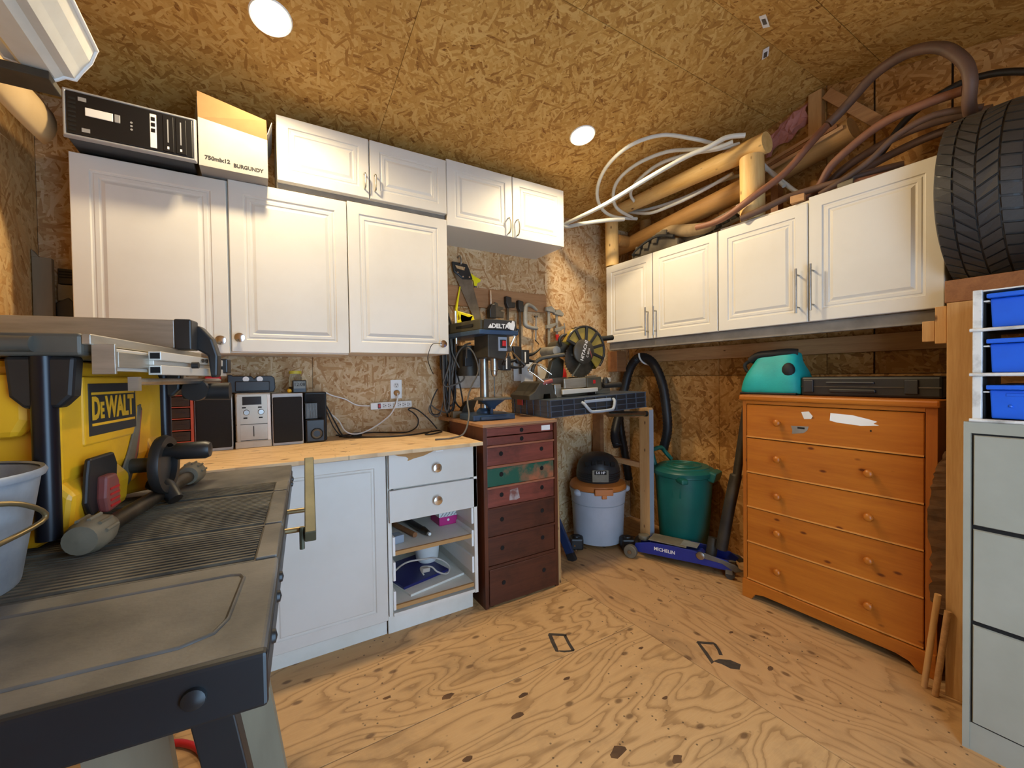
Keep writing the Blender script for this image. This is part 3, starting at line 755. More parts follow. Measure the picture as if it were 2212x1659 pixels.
og = thing('drawer_organizer', 'orange metal organiser with clear plastic drawers behind the table saw', 'organizer', (-.37, 2.45, CT))
part('frame', MB().box(-.262, -.252, 2.352, 2.54, CT, CT + .318).box(-.482, -.472, 2.352, 2.54, CT, CT + .318).box(-.472, -.262, 2.53, 2.54, CT, CT + .318), 'orange_red', og)
for k in range(7): part('divider', MB().box(-.472, -.262, 2.356, 2.53, CT + .052 * k, CT + .052 * k + .004), 'orange_red', og)
for k in range(6):
    for c in range(3):
        x = -.471 + c * .0698
        d = part('drawer', MB().box(x, x + .066, 2.358, 2.50, CT + .052 * k + .006, CT + .052 * k + .048), 'clear_drawer', og, bevel=.002)
        part('pull', MB().box(x + .015, x + .051, 2.346, 2.359, CT + .052 * k + .024, CT + .052 * k + .029), 'clear_drawer', d, bevel=.001)
solo('wood_block', 'short pale wooden offcut in front of the orange organiser', 'wood', MB().box(-.345, -.272, 2.28, 2.31, CT, CT + .022), 'lumber_x', bevel=.001)

ZS = CT + .2625
yt = thing('yellow_tool', 'yellow and red plastic tool lying on the left speaker', 'tool', (-.2, 2.44, ZS))
part('yellow_base', MB().prism([(-.258, ZS), (-.152, ZS), (-.152, ZS + .042), (-.175, ZS + .040), (-.195, ZS + .018), (-.258, ZS + .012)], 2.40, 2.45, 'y'), 'yellow', yt, bevel=.003)
part('red_grip', MB().box(-.212, -.150, 2.405, 2.445, ZS + .043, ZS + .085), 'red', yt, bevel=.006)
part('dark_head', MB().prism([(-.20, ZS + .086), (-.145, ZS + .086), (-.135, ZS + .10), (-.16, ZS + .118), (-.20, ZS + .114)], 2.405, 2.45, 'y'), 'black_plastic', yt, bevel=.003)
ph = thing('plastic_holder', 'black plastic holder with a V notch lying on the stereo', 'holder', (-.02, 2.46, CT + .2655))
zz = CT + .2655
part('shell', MB().prism([(-.125, zz), (.066, zz), (.075, zz + .02), (.072, zz + .07), (.06, zz + .082), (-.005, zz + .082), (-.016, zz + .068), (-.028, zz + .082), (-.105, zz + .082), (-.108, zz + .088), (-.125, zz + .088)], 2.42, 2.50, 'y'), 'black_plastic', ph, bevel=.004)
part('raised_face', MB().box(-.095, .05, 2.412, 2.421, zz + .006, zz + .056), 'case_black', ph, bevel=.004)
for x in (-.05, .008): part('round_window', MB().lathe([(.0135, -.001), (0, -.001)], (x, 2.4195, zz + .066), 'y', 20, cap=False), 'label_white', ph)
jr = thing('glass_jar', 'glass jar with a yellow lid standing on the right speaker', 'jar', (.168, 2.47, CT + .2585))
zz = CT + .2585
part('glass', MB().lathe([(.0, 0), (.028, 0), (.031, .005), (.031, .078), (.025, .090), (.025, .098)], (.168, 2.47, zz), n=24), 'glass', jr, smooth=50)
part('lid', MB().lathe([(.029, .098), (.030, .100), (.030, .112), (.028, .114), (0, .114)], (.168, 2.47, zz), n=24), 'jar_lid', jr, smooth=40)
part('contents', MB().lathe([(0, .003), (.027, .003), (.027, .03), (0, .035)], (.168, 2.47, zz), n=16), 'cast_grey', jr)
al = thing('alarm_clock', 'small dark digital clock in front of the glass jar', 'clock', (.183, 2.41, zz))
part('body', MB().box(.150, .214, 2.40, 2.43, zz, zz + .064), 'black_plastic', al, bevel=.004)
part('screen', MB().box(.155, .209, 2.397, 2.401, zz + .022, zz + .059), 'cast_grey', al)
text_mesh('digits', '12:08', .024, 'black_gap', al, face_matrix((.182, 2.3965, zz + .042), (1, 0, 0), (0, 0, 1)))
solo('yellow_plug', 'tiny yellow ball lying beside the digital clock', 'ball', MB().sphere((.135, 2.40, zz + .011), .011), 'yellow', 60)

# outlet, power strip, cords
ol = thing('wall_outlet', 'white duplex outlet plate with a plug in its lower socket', 'outlet', (.728, YA, 1.107))
part('plate', MB().box(.693, .763, YA - .006, YA - .0005, 1.107, 1.222), 'white_plastic', ol, bevel=.002)
for z in (1.188, 1.142):
    s_ = part('socket', MB().lathe([(.017, -.0015), (.0, -.0015)], (.728, YA - .006, z), 'y', 20, cap=False), 'white_edge', ol)
    if z > 1.16:
        for dx in (-.006, .006): part('slot', MB().box(.728 + dx - .001, .728 + dx + .001, YA - .0085, YA - .007, z + .001, z + .010), 'black_gap', s_)
        part('ground_hole', MB().box(.7255, .7305, YA - .0085, YA - .007, z - .010, z - .005), 'black_gap', s_)
part('plug', MB().lathe([(.017, -.008), (.018, -.018), (.012, -.032), (.005, -.035), (0, -.035)], (.728, YA, 1.142), 'y', 18), 'carton_inside', ol, smooth=50)
ps = thing('power_strip', 'white six-socket power strip with a red switch on the back wall', 'power strip', (.690, YA, 1.069), rot=(0, -.02, 0))
part('housing', MB().box(-.124, .124, -.036, -.0005, -.021, .021), 'white_plastic', ps, True, bevel=.004)
part('switch_frame', MB().box(-.083, -.066, -.039, -.035, -.015, .015), 'black_plastic', ps, True)
part('switch', MB().box(-.081, -.068, -.044, -.038, -.010, .010), 'red', ps, True, bevel=.002)
for k in range(6):
    x = -.043 + k * .0295
    s_ = part('socket', MB().box(x - .012, x + .012, -.0368, -.0355, -.016, .016), 'white_edge', ps, True)
    for dz in (-.006, .006): part('slot', MB().box(x - .009, x - .002, -.038, -.0366, dz - .0012, dz + .0012), 'black_gap', s_, True)
    part('ground_hole', MB().box(x + .004, x + .009, -.038, -.0366, -.0026, .0026), 'black_gap', s_, True)
cable('loose_cable', 'white cord from the black speakers to the power strip', [(.318, 2.545, 1.160), (.364, 2.56, 1.137), (.426, 2.565, 1.116), (.489, 2.565, 1.079), (.545, 2.562, 1.071), (.564, 2.56, 1.070)], .004, 'cable_white')
cable('loose_cable', 'white cord plugged into the outlet and sagging to the counter', [(.728, 2.546, 1.140), (.72, 2.528, 1.10), (.682, 2.52, 1.024), (.605, 2.5, .967), (.519, 2.47, .931), (.451, 2.44, .925), (.406, 2.46, .945), (.38, 2.5, 1.0), (.33, 2.52, 1.05)], .0042, 'cable_white')
cable('loose_cable', 'black cord lying on the counter behind the sagging white cord', [(.37, 2.54, .914), (.417, 2.529, .912), (.499, 2.545, .912), (.56, 2.55, .913), (.634, 2.511, .912), (.718, 2.44, .912), (.78, 2.47, .913), (.83, 2.5, .935), (.838, 2.5, .979), (.809, 2.5, 1.018), (.778, 2.5, 1.04), (.801, 2.5, 1.049), (.844, 2.5, 1.03), (.903, 2.49, .975), (.945, 2.46, .915)], .004, 'cable_black')
cable('loose_cable', 'straight black cord along the front of the cord tangle on the counter', [(.383, 2.50, .911), (.478, 2.40, .911), (.609, 2.325, .911), (.75, 2.32, .911), (.88, 2.38, .911), (.93, 2.39, .913), (.92, 2.33, .912), (.84, 2.27, .911), (.808, 2.29, .911), (.87, 2.35, .918)], .0042, 'cable_black')
cable('loose_cable', 'short black cord dropping behind the subwoofer', [(.316, 2.50, 1.09), (.335, 2.5, 1.051), (.365, 2.49, .984), (.40, 2.47, .915), (.45, 2.45, .911)], .004, 'cable_black')
cable('loose_cable', 'thin black cord dropping beside the satellite speaker', [(.316, 2.48, 1.06), (.332, 2.48, 1.014), (.354, 2.475, .961), (.39, 2.46, .915), (.44, 2.43, .911)], .003, 'cable_black')
solo('power_adapter', 'small black power adapter among the cords on the counter', 'adapter', MB().obox((.47, 2.47, .918), (.05, .03, .022), (0, 0, .3)), 'black_plastic', bevel=.003)

L = [[(1.004, 2.42, 1.562), (1.011, 2.42, 1.448), (1.021, 2.42, 1.334), (.983, 2.42, 1.219), (.976, 2.42, 1.197), (.997, 2.42, 1.176), (1.075, 2.42, 1.195), (1.117, 2.42, 1.232), (1.077, 2.42, 1.305), (1.041, 2.43, 1.392), (1.034, 2.44, 1.506), (1.026, 2.46, 1.60)],
     [(1.0, 2.44, 1.66), (.999, 2.45, 1.378), (.999, 2.44, 1.19), (1.003, 2.44, 1.046), (1.024, 2.45, 1.016), (1.013, 2.45, 1.103), (1.037, 2.45, 1.219), (1.071, 2.45, 1.335), (1.05, 2.46, 1.48), (1.02, 2.48, 1.65)],
     [(1.01, 2.48, 1.66), (1.043, 2.47, 1.38), (1.049, 2.47, 1.189), (1.079, 2.47, 1.07), (1.127, 2.47, 1.038), (1.113, 2.47, 1.158), (1.083, 2.47, 1.277), (1.037, 2.48, 1.394), (1.012, 2.50, 1.66)],
     [(1.05, 2.44, 1.35), (1.02, 2.46, 1.12), (1.026, 2.46, 1.014), (.949, 2.46, 1.033), (.905, 2.46, 1.064), (.898, 2.46, 1.021), (.949, 2.46, .99), (.98, 2.46, 1.046), (1.012, 2.47, 1.2), (1.02, 2.48, 1.5)],
     [(.952, 2.46, 1.162), (.921, 2.46, 1.106), (.905, 2.46, 1.05), (.922, 2.46, 1.006), (.964, 2.46, 1.012), (.99, 2.46, 1.074), (1.004, 2.46, 1.161), (.985, 2.46, 1.36), (1.0, 2.47, 1.6)],
     [(1.0, 2.50, 1.68), (.985, 2.5, 1.5), (1.03, 2.5, 1.36), (1.06, 2.5, 1.2), (1.03, 2.5, 1.0), (1.06, 2.5, .99), (1.09, 2.5, 1.15), (1.05, 2.5, 1.4), (1.02, 2.51, 1.66)]]
for k_ in range(8):
    x_ = 1.0 + .005 * k_; y_ = 2.43 + .012 * (k_ % 5); b_ = 1.02 + .035 * ((k_ * 3) % 7); w_ = .016 + .006 * (k_ % 3)
    L.append([(1.012, y_ + .03, 1.665), (x_ - w_, y_ + .01, 1.52), (x_ - w_ * 1.3, y_, 1.30), (x_ - w_, y_, b_ + .06), (x_, y_, b_), (x_ + w_, y_, b_ + .06), (x_ + w_ * 1.3, y_, 1.32), (x_ + w_, y_ + .01, 1.52), (1.018, y_ + .03, 1.665)])
names = ['looped dark cable hanging frontmost on the hook beside the single door cabinet', 'long narrow cable loop hanging to the height of the chest top', 'cable loop hanging nearest the drill press motor', 'cable with a wide low loop over the counter end',
         'cable with a small coil below the cabinet knob', 'cable hanging at the back of the bundle against the wall'] + [w_ + ' from the left of the plain dark cable loops in the hanging bundle' for w_ in ('first', 'second', 'third', 'fourth', 'fifth', 'sixth', 'seventh', 'eighth')]
for i, (pts, nm) in enumerate(zip(L, names)):
    cable('hanging_cable', nm, pts, (.0055, .005, .0055, .004, .004, .006, .006, .005, .0065, .005, .006, .0055, .005, .006)[i], 'cable_black' if i % 3 else 'cable_grey', 'cables hanging beside the wall cabinet')
solo('cable_hook', 'dark steel hook on the wall holding the cables', 'hook', MB().tube([(1.01, YA - .002, 1.70), (1.01, 2.47, 1.70), (1.01, 2.44, 1.66), (1.01, 2.43, 1.69)], .006, 8, 4), 'dark_steel', 50)
cable('knob_string', 'thin dark cord tied to the chrome knob of the single door cabinet', [(.899, 2.222, 1.422), (.869, 2.205, 1.422), (.829, 2.2, 1.418), (.81, 2.2, 1.387), (.798, 2.2, 1.336), (.831, 2.25, 1.287), (.866, 2.3, 1.253)], .0022, 'cable_black')
solo('steel_bar', 'bright steel bar hanging among the cables', 'bar', MB().cyl((1.045, 2.38, 1.64), (1.058, 2.40, 1.44), .009, n=12), 'chrome', 40)

# ------------------------------------------------------------------ tools on the back wall
rb = solo('tool_rail', 'brown horizontal board screwed to the back wall behind the clamps', 'board', MB().box(1.0, 1.868, YA - .021, YA - .001, 1.708, 1.84), 'rail_wood', bevel=.002)
hs = thing('hand_saw', 'long hand saw with a black handle hanging on a hook', 'saw', (1.19, 2.545, 1.60))
part('blade', MB().prism([(1.112, 1.918), (1.236, 1.893), (1.312, 1.625), (1.272, 1.588)], 2.545, 2.547, 'y'), 'saw_steel', hs)
part('handle', MB().prism([(1.098, 1.99), (1.205, 1.985), (1.222, 1.95), (1.246, 1.888), (1.172, 1.882), (1.108, 1.925)], 2.535, 2.557, 'y'), 'black_plastic', hs, bevel=.006)
part('grip_slot', MB().prism([(1.118, 1.966), (1.188, 1.960), (1.183, 1.938), (1.130, 1.946)], 2.5335, 2.536, 'y'), 'osb_back', hs)
for x, z in ((1.135, 1.921), (1.172, 1.897), (1.218, 1.899)): part('rivet', MB().lathe([(.005, -.002), (0, -.003)], (x, 2.535, z), 'y', 10, cap=False), 'chrome', hs)
solo('saw_hook', 'steel hook above the hand saw', 'hook', MB().tube([(1.155, YA - .002, 2.03), (1.155, 2.55, 2.035), (1.157, 2.53, 2.01), (1.157, 2.53, 1.978), (1.157, 2.545, 1.972)], .005, 8, 4), 'steel', 50)
hk = thing('hacksaw', 'bright yellow hacksaw hanging left of the drill press', 'saw', (1.17, 2.53, 1.56))
part('handle', MB().prism([(1.118, 1.668), (1.236, 1.645), (1.252, 1.60), (1.236, 1.556), (1.215, 1.563), (1.132, 1.568), (1.116, 1.60), (1.138, 1.61), (1.144, 1.65), (1.212, 1.632), (1.215, 1.592), (1.148, 1.588), (1.142, 1.612)], 2.520, 2.542, 'y'), 'bright_yellow', hk, bevel=.004)
part('frame_bar', MB().tube([(1.118, 2.53, 1.58), (1.118, 2.53, 1.68), (1.150, 2.535, 1.83)], [.010, .009, .004], 8), 'bright_yellow', hk, smooth=50)
k2 = thing('keyhole_saw', 'small yellow saw handle behind the hand saw', 'saw', (1.28, 2.55, 1.78))
part('handle', MB().prism([(1.215, 1.938), (1.238, 1.935), (1.275, 1.915), (1.318, 1.898), (1.312, 1.880), (1.292, 1.874), (1.286, 1.850), (1.268, 1.850), (1.262, 1.884), (1.232, 1.908)], 2.5585, 2.572, 'y'), 'bright_yellow', k2, bevel=.003)
part('blade', MB().prism([(1.268, 1.850), (1.286, 1.850), (1.284, 1.80), (1.272, 1.80)], 2.560, 2.566, 'y'), 'cast_grey', k2)

def bar_clamp(x, z1, z0, label, big=True):
    t = thing('bar_clamp', label, 'clamp', (x, 2.53, z0), group='bar clamps on the rail')
    part('bar', MB().box(x - .008, x + .008, 2.530, 2.538, z0, z1), 'dark_steel', t)
    part('fixed_jaw', MB().prism([(x - .02, z1 + .02), (x + .022, z1 + .012), (x + .024, z1 - .06), (x - .005, z1 - .062), (x - .02, z1 - .03)], 2.515, 2.550, 'y'), 'black_plastic', t, bevel=.003)
    part('jaw_pad', MB().box(x + .022, x + .056, 2.518, 2.548, z1 - .055, z1 - .02), 'black_plastic', t, bevel=.003)
    return t
bar_clamp(1.512, 1.775, 1.28, 'black bar clamp hanging nearest the drill press switch')
bar_clamp(1.612, 1.755, 1.25, 'black bar clamp hanging left of the grey C clamp')
for x, z, dx, lb in ((1.585, 1.375, 1, 'black trigger grip of the right bar clamp with two curved levers'), (1.43, 1.33, -1, 'black trigger grip of a clamp hanging behind the drill chuck')):
    g_ = thing('clamp_grip', lb, 'clamp', (x, 2.5, z - .06))
    part('grip', MB().prism([(x - .06, z + .07), (x + .012, z + .07), (x + .02, z - .055), (x - .02, z - .05), (x - .045, z)], 2.49, 2.525, 'y'), 'black_plastic', g_, bevel=.005)
    part('body', MB().box(x + .01, x + .075, 2.488, 2.53, z - .055, z + .045), 'case_black', g_, bevel=.004)
    part('lever', MB().tube([(x + .07, 2.508, z + .01), (x + .12, 2.50, z + .02), (x + .18, 2.495, z + .062)], [.016, .010, .005], 8, 4), 'black_plastic', g_, smooth=50)
    part('lever', MB().tube([(x + .07, 2.508, z - .025), (x + .12, 2.50, z - .035), (x + .185, 2.495, z - .03)], [.014, .009, .005], 8, 4), 'black_plastic', g_, smooth=50)
    part('label_plate', MB().box(x + .034, x + .044, 2.486, 2.489, z - .045, z + .03), 'label_white', g_)
cc = thing('c_clamp', 'grey cast C clamp with a turning screw hanging on the rail', 'clamp', (1.69, 2.52, 1.45))
part('frame', MB().tube([(1.752, 2.52, 1.712), (1.715, 2.52, 1.738), (1.675, 2.52, 1.748), (1.652, 2.52, 1.722), (1.648, 2.52, 1.63), (1.655, 2.52, 1.598), (1.70, 2.52, 1.585), (1.752, 2.52, 1.580)], [.010, .013, .016, .017, .017, .017, .015, .013], 8, 3), 'cast_light', cc, smooth=60)
part('screw', MB().cyl((1.743, 2.52, 1.665), (1.738, 2.52, 1.485), .006, n=10), 'steel', cc, smooth=50)
part('swivel_pad', MB().cyl((1.743, 2.52, 1.672), (1.743, 2.52, 1.662), .014, n=14), 'dark_steel', cc)
part('cross_handle', MB().cyl((1.722, 2.505, 1.496), (1.775, 2.535, 1.468), .0035, n=8), 'dark_steel', cc)
for dx, z1, z0, lb in ((0, 1.735, 1.31, 'steel F clamp with a red handle hanging right of the C clamp'), (.075, 1.715, 1.44, 'short F clamp with a red grip hanging next to the mitre saw guard')):
    x = 1.862 + dx
    f_ = thing('f_clamp', lb, 'clamp', (x, 2.525, z0))
    part('bar', MB().box(x - .010, x + .010, 2.522, 2.530, z0, z1), 'cast_light', f_)
    part('head', MB().prism([(x - .03, z1 + .008), (x + .02, z1 + .018), (x + .06, z1 - .012), (x + .05, z1 - .032), (x - .03, z1 - .02)], 2.510, 2.540, 'y'), 'cast_light', f_, bevel=.003)
    part('slide', MB().prism([(x - .025, z1 - .125), (x + .07, z1 - .10), (x + .075, z1 - .115), (x + .01, z1 - .15), (x - .025, z1 - .15)], 2.512, 2.538, 'y'), 'cast_light', f_, bevel=.002)
    part('screw', MB().cyl((x + .07, 2.525, z1 - .08), (x + .075, 2.525, z1 - .19), .004, n=8), 'steel', f_)
    part('grip', MB().cyl((x + .076, 2.525, z1 - .19), (x + .085, 2.525, z1 - .27), .014, .017, n=12), 'red', f_, smooth=50)
bs = thing('bow_tool', 'dark pulley tool hanging behind the drill press head', 'tool', (1.42, 2.53, 1.64))
part('body', MB().prism([(1.352, 1.63), (1.35, 1.69), (1.37, 1.73), (1.40, 1.735), (1.405, 1.63)], 2.50, 2.55, 'y'), 'black_plastic', bs, bevel=.008)
part('jaw', MB().prism([(1.41, 1.64), (1.405, 1.745), (1.425, 1.74), (1.43, 1.72), (1.47, 1.715), (1.472, 1.70), (1.44, 1.69), (1.475, 1.68), (1.47, 1.64)], 2.52, 2.54, 'y'), 'dark_steel', bs, bevel=.002)
part('hanger', MB().cyl((1.378, 2.535, 1.72), (1.374, 2.535, 1.825), .008, n=8), 'chrome', bs)
pp = thing('paper_pack', 'white paper card with a small red bordered label pinned behind the mitre saw', 'paper', (1.65, 2.56, 1.19))
part('card', MB().box(1.57, 1.735, 2.560, 2.563, 1.20, 1.345), 'label_white', pp)
part('label_card', MB().box(1.63, 1.735, 2.556, 2.559, 1.165, 1.255), 'label_white', pp)
part('red_line', MB().box(1.642, 1.725, 2.5545, 2.556, 1.180, 1.188), 'red', pp)
solo('paper_sheet', 'leaning white triangular sheet behind the mitre saw fence', 'paper', MB().prism([(1.77, 1.17), (2.12, 1.17), (1.95, 1.235), (1.80, 1.325), (1.77, 1.325)], 2.545, 2.548, 'y'), 'label_white')
solo('glue_bottle', 'red bottle standing behind the mitre saw arm', 'bottle', MB().lathe([(.0, 0), (.030, 0), (.032, .01), (.032, .15), (.022, .18), (.012, .19), (.010, .215), (0, .215)], (1.925, 2.45, 1.10), n=16), 'red', 50)
# ------------------------------------------------------------------ drill press on the chest
dp = thing('drill_press', 'benchtop drill press with blue base and olive belt housing on the dark chest', 'drill press', (1.165, 2.27, CH))
ZB = CH
part('base', MB().prism([(1.035, 2.13), (1.305, 2.115), (1.318, 2.30), (1.29, 2.385), (1.07, 2.385), (1.028, 2.30)], ZB, ZB + .034, 'z'), 'press_blue', dp, bevel=.006)
part('base_rib', MB().box(1.075, 1.265, 2.1075, 2.122, ZB + .006, ZB + .024), 'press_blue', dp, bevel=.004)
part('column', MB().cyl((1.175, 2.26, ZB + .03), (1.175, 2.26, 1.49), .0265, n=24), 'steel', dp, smooth=40)
part('column_flange', MB().lathe([(.05, 0), (.05, .012), (.033, .03), (.0265, .03)], (1.175, 2.26, ZB + .034), n=20, cap=False), 'press_blue', dp, smooth=40)
part('table', MB().prism([(1.085, 2.10), (1.265, 2.09), (1.30, 2.17), (1.265, 2.24), (1.10, 2.25), (1.065, 2.18)], ZB + .118, ZB + .131, 'z'), 'cast_grey', dp, bevel=.003)
part('table_bracket', MB().lathe([(.018, .062), (.026, .078), (.075, .112), (.085, .118)], (1.18, 2.175, ZB), n=16), 'press_blue', dp, smooth=40)
part('table_bolt', MB().cyl((1.172, 2.165, ZB + .034), (1.172, 2.165, ZB + .07), .009, n=10), 'press_blue', dp)
part('table_collar', MB().cyl((1.175, 2.26, ZB + .09), (1.175, 2.26, ZB + .13), .04, n=20), 'press_dark', dp, smooth=40)
part('head', MB().prism([(1.125, 1.345), (1.24, 1.33), (1.252, 1.38), (1.252, 1.478), (1.125, 1.478)], 2.11, 2.29, 'y'), 'press_dark', dp, bevel=.006)
part('head_collar', MB().cyl((1.175, 2.26, 1.36), (1.175, 2.26, 1.47), .045, n=20), 'press_dark', dp, smooth=40)
hd = part('belt_housing', MB().prism([(1.075, 2.105), (1.30, 2.085), (1.315, 2.13), (1.20, 2.53), (1.03, 2.52), (1.02, 2.40)], 1.497, 1.562, 'z'), 'press_olive', dp, bevel=.008)
part('housing_skirt', MB().prism([(1.065, 2.095), (1.31, 2.075), (1.325, 2.13), (1.208, 2.54), (1.022, 2.53), (1.012, 2.40)], 1.474, 1.500, 'z'), 'press_blue', dp, bevel=.004)
part('name_plate', MB().prism([(1.082, 1.502), (1.298, 1.502), (1.293, 1.556), (1.087, 1.556)], 2.079, 2.083, 'y').xf(Matrix.Translation((0, 0, 0))), 'print_dark', dp)
part('housing_vent', MB().obox((1.043, 2.27, 1.53), (.004, .20, .016), (0, 0, .14)), 'black_gap', dp)
text_mesh('lettering', 'DELTA', .034, 'label_white', dp, face_matrix((1.190, 2.0775, 1.520), (1, 0, 0), (0, 0, 1)), sx=1.1, bold=.0012)
part('logo_triangle', MB().prism([(1.110, 1.508), (1.140, 1.508), (1.125, 1.532)], 2.077, 2.0785, 'y'), 'label_white', dp)
part('worn_sticker', MB().prism([(1.252, 1.505), (1.278, 1.500), (1.288, 1.53), (1.284, 1.552), (1.270, 1.556), (1.262, 1.54), (1.248, 1.548), (1.236, 1.538)], 2.0765, 2.0785, 'y'), 'label_white', dp, label='torn white sticker')
part('switch_plate', MB().box(1.190, 1.248, 2.105, 2.110, 1.382, 1.462), 'light_grey', dp)
part('switch_box', MB().box(1.202, 1.238, 2.097, 2.106, 1.398, 1.446), 'black_plastic', dp, bevel=.002)
part('switch', MB().box(1.210, 1.234, 2.088, 2.098, 1.408, 1.440), 'red', dp, bevel=.003)
part('quill', MB().cyl((1.190, 2.16, 1.29), (1.190, 2.16, 1.35), .022, n=20), 'steel', dp, smooth=40)
part('chuck', MB().lathe([(.012, 0), (.019, .012), (.019, .03), (.023, .034), (.023, .058), (.018, .062)], (1.190, 2.16, 1.235), n=20), 'steel', dp, smooth=40)
db = MB()
for k in range(26):
    z = 1.238 - k * .005; a = k * 1.1
    db.add([(1.190 + .004 * math.cos(a), 2.16 + .004 * math.sin(a), z), (1.190 - .004 * math.cos(a), 2.16 - .004 * math.sin(a), z)], [])
n_ = len(db.v)
for k in range(25): db.f.append([2 * k, 2 * k + 1, 2 * k + 3, 2 * k + 2])
for k in range(25): pass
db.tube([(1.190, 2.16, 1.24), (1.190, 2.16, 1.115), (1.190, 2.16, 1.108)], [.0035, .0032, .0005], 8)
part('drill_bit', db, 'dark_steel', dp)
part('motor', MB().cyl((1.15, 2.43, 1.43), (1.15, 2.43, 1.24), .070, n=24), 'press_dark', dp, smooth=40)
part('motor_box', MB().box(1.085, 1.135, 2.335, 2.375, 1.30, 1.40), 'black_plastic', dp, bevel=.004)
part('feed_hub', MB().cyl((1.25, 2.17, 1.40), (1.31, 2.17, 1.40), .018, n=14), 'cast_grey', dp, smooth=40)
for a, b in (((1.302, 2.17, 1.40), (1.352, 2.15, 1.515)), ((1.302, 2.17, 1.40), (1.385, 2.13, 1.30)), ((1.302, 2.17, 1.40), (1.300, 2.24, 1.31))):
    h = part('feed_lever', MB().cyl(a, b, .0045, n=8), 'chrome', dp, smooth=40)
    d = Vector(b) - Vector(a)
    part('lever_grip', MB().cyl(Vector(a) + d * .72, Vector(b) + d * .03, .009, .011, 12), 'black_plastic', h, smooth=40)
cable('press_cord', 'dark power cord looping down from the drill press motor to the counter', [(1.095, 2.335, 1.35), (1.075, 2.28, 1.41), (1.10, 2.24, 1.37), (1.127, 2.24, 1.272), (1.06, 2.2, 1.178), (1.005, 2.14, 1.10), (.975, 2.06, 1.02), (.93, 2.03, .935), (.87, 2.05, .912), (.78, 2.06, .911)], .0048, 'cable_grey')
cable('press_cord', 'dark cord arching from the drill press head to the hanging cables', [(1.12, 2.33, 1.44), (1.10, 2.37, 1.43), (1.07, 2.41, 1.38), (1.05, 2.44, 1.28), (1.03, 2.46, 1.10)], .006, 'cable_grey')
solo('metal_sheet', 'small grey sheet of metal on the wall behind the drill press', 'metal sheet', MB().box(1.10, 1.34, YA - .004, YA - .001, 1.16, 1.40), 'galvanized')
sp = thing('chest_scrap', 'dark clump of workshop scraps behind the drill press base', 'scrap', (1.13, 2.43, CH))
part('bracket', MB().prism([(1.075, CH), (1.19, CH), (1.175, CH + .05), (1.20, CH + .11), (1.13, CH + .10), (1.10, CH + .06)], 2.405, 2.45, 'y'), 'dark_pipe', sp, bevel=.003)
part('small_box', MB().box(1.03, 1.09, 2.405, 2.44, CH, CH + .04), 'grey_wood', sp, bevel=.002)
solo('wall_shelf_strip', 'narrow strip of wood fixed along the wall behind the chest', 'wood strip', MB().box(1.0, 1.52, 2.403, YA - .001, CH - .02, CH - .0005), 'lumber_x')

# ------------------------------------------------------------------ saw case, stand and mitre saw
cs = thing('tool_case', 'flat black ribbed tool case with a grey handle resting on the chest', 'case', (1.475, 1.995, CH + .0015), rot=(0, -.040, -.068))
CLN, CDP, CHT = .772, .50, .104
part('shell', MB().box(.006, CLN - .006, .006, CDP, .002, CHT - .002), 'case_black', cs, True, bevel=.003)
for k in range(4): part('rib', MB().box(0, CLN, 0, CDP, k * .0335, k * .0335 + .0045), 'case_rib_highlight', cs, True)
for k in range(10): part('rib', MB().box(.004 + k * .084, .009 + k * .084, -.001, CDP, .0, CHT), 'case_rib_highlight', cs, True)
for k in range(6): part('rib', MB().box(-.001, CLN + .001, .03 + k * .085, .036 + k * .085, 0, CHT), 'case_rib_highlight', cs, True)
part('handle', MB().tube([(.235, 0, .075), (.24, -.022, .062), (.27, -.032, .022), (.30, -.034, .014), (.42, -.034, .014), (.455, -.032, .024), (.475, -.022, .066), (.48, 0, .078)], .010, 8, 2), 'light_grey', cs, True, 50)
part('latch', MB().box(.25, .46, -.008, .002, .070, .088), 'light_grey', cs, True, bevel=.003)
part('red_latch', MB().box(-.006, .002, .33, .40, .06, .10), 'red', cs, True, bevel=.002)

fs = thing('support_stand', 'timber H-shaped stand holding up the right end of the black tool case', 'stand', (2.31, 2.25, 0))
part('leg', MB().box(2.315, 2.353, 1.985, 2.074, 0, 1.0), 'lumber', fs, bevel=.002)
part('leg_tape', MB().box(2.3545, 2.356, 1.983, 2.074, .25, .99).box(2.314, 2.356, 1.9825, 1.9845, .02, .985), 'light_grey', fs, label='grey face of the leg')  # thin light grey sheets over two faces of the leg
part('leg', MB().box(2.295, 2.333, 2.45, 2.539, 0, .93), 'brown_board', fs, bevel=.002)
part('stretcher', MB().beam((2.335, 2.06, .585), (2.315, 2.46, .592), .032, .038), 'lumber_y', fs, bevel=.002)
part('top_rail', MB().beam((2.30, 2.075, .945), (2.285, 2.50, .945), .05, .03), 'lumber_y', fs, bevel=.002)
part('roller', MB().cyl((1.97, 2.03, .975), (2.29, 2.00, .962), .018, n=16), 'steel', fs, smooth=40)
part('roller_cap', MB().cyl((2.285, 2.00, .962), (2.305, 1.998, .961), .020, n=16), 'black_plastic', fs, smooth=40)

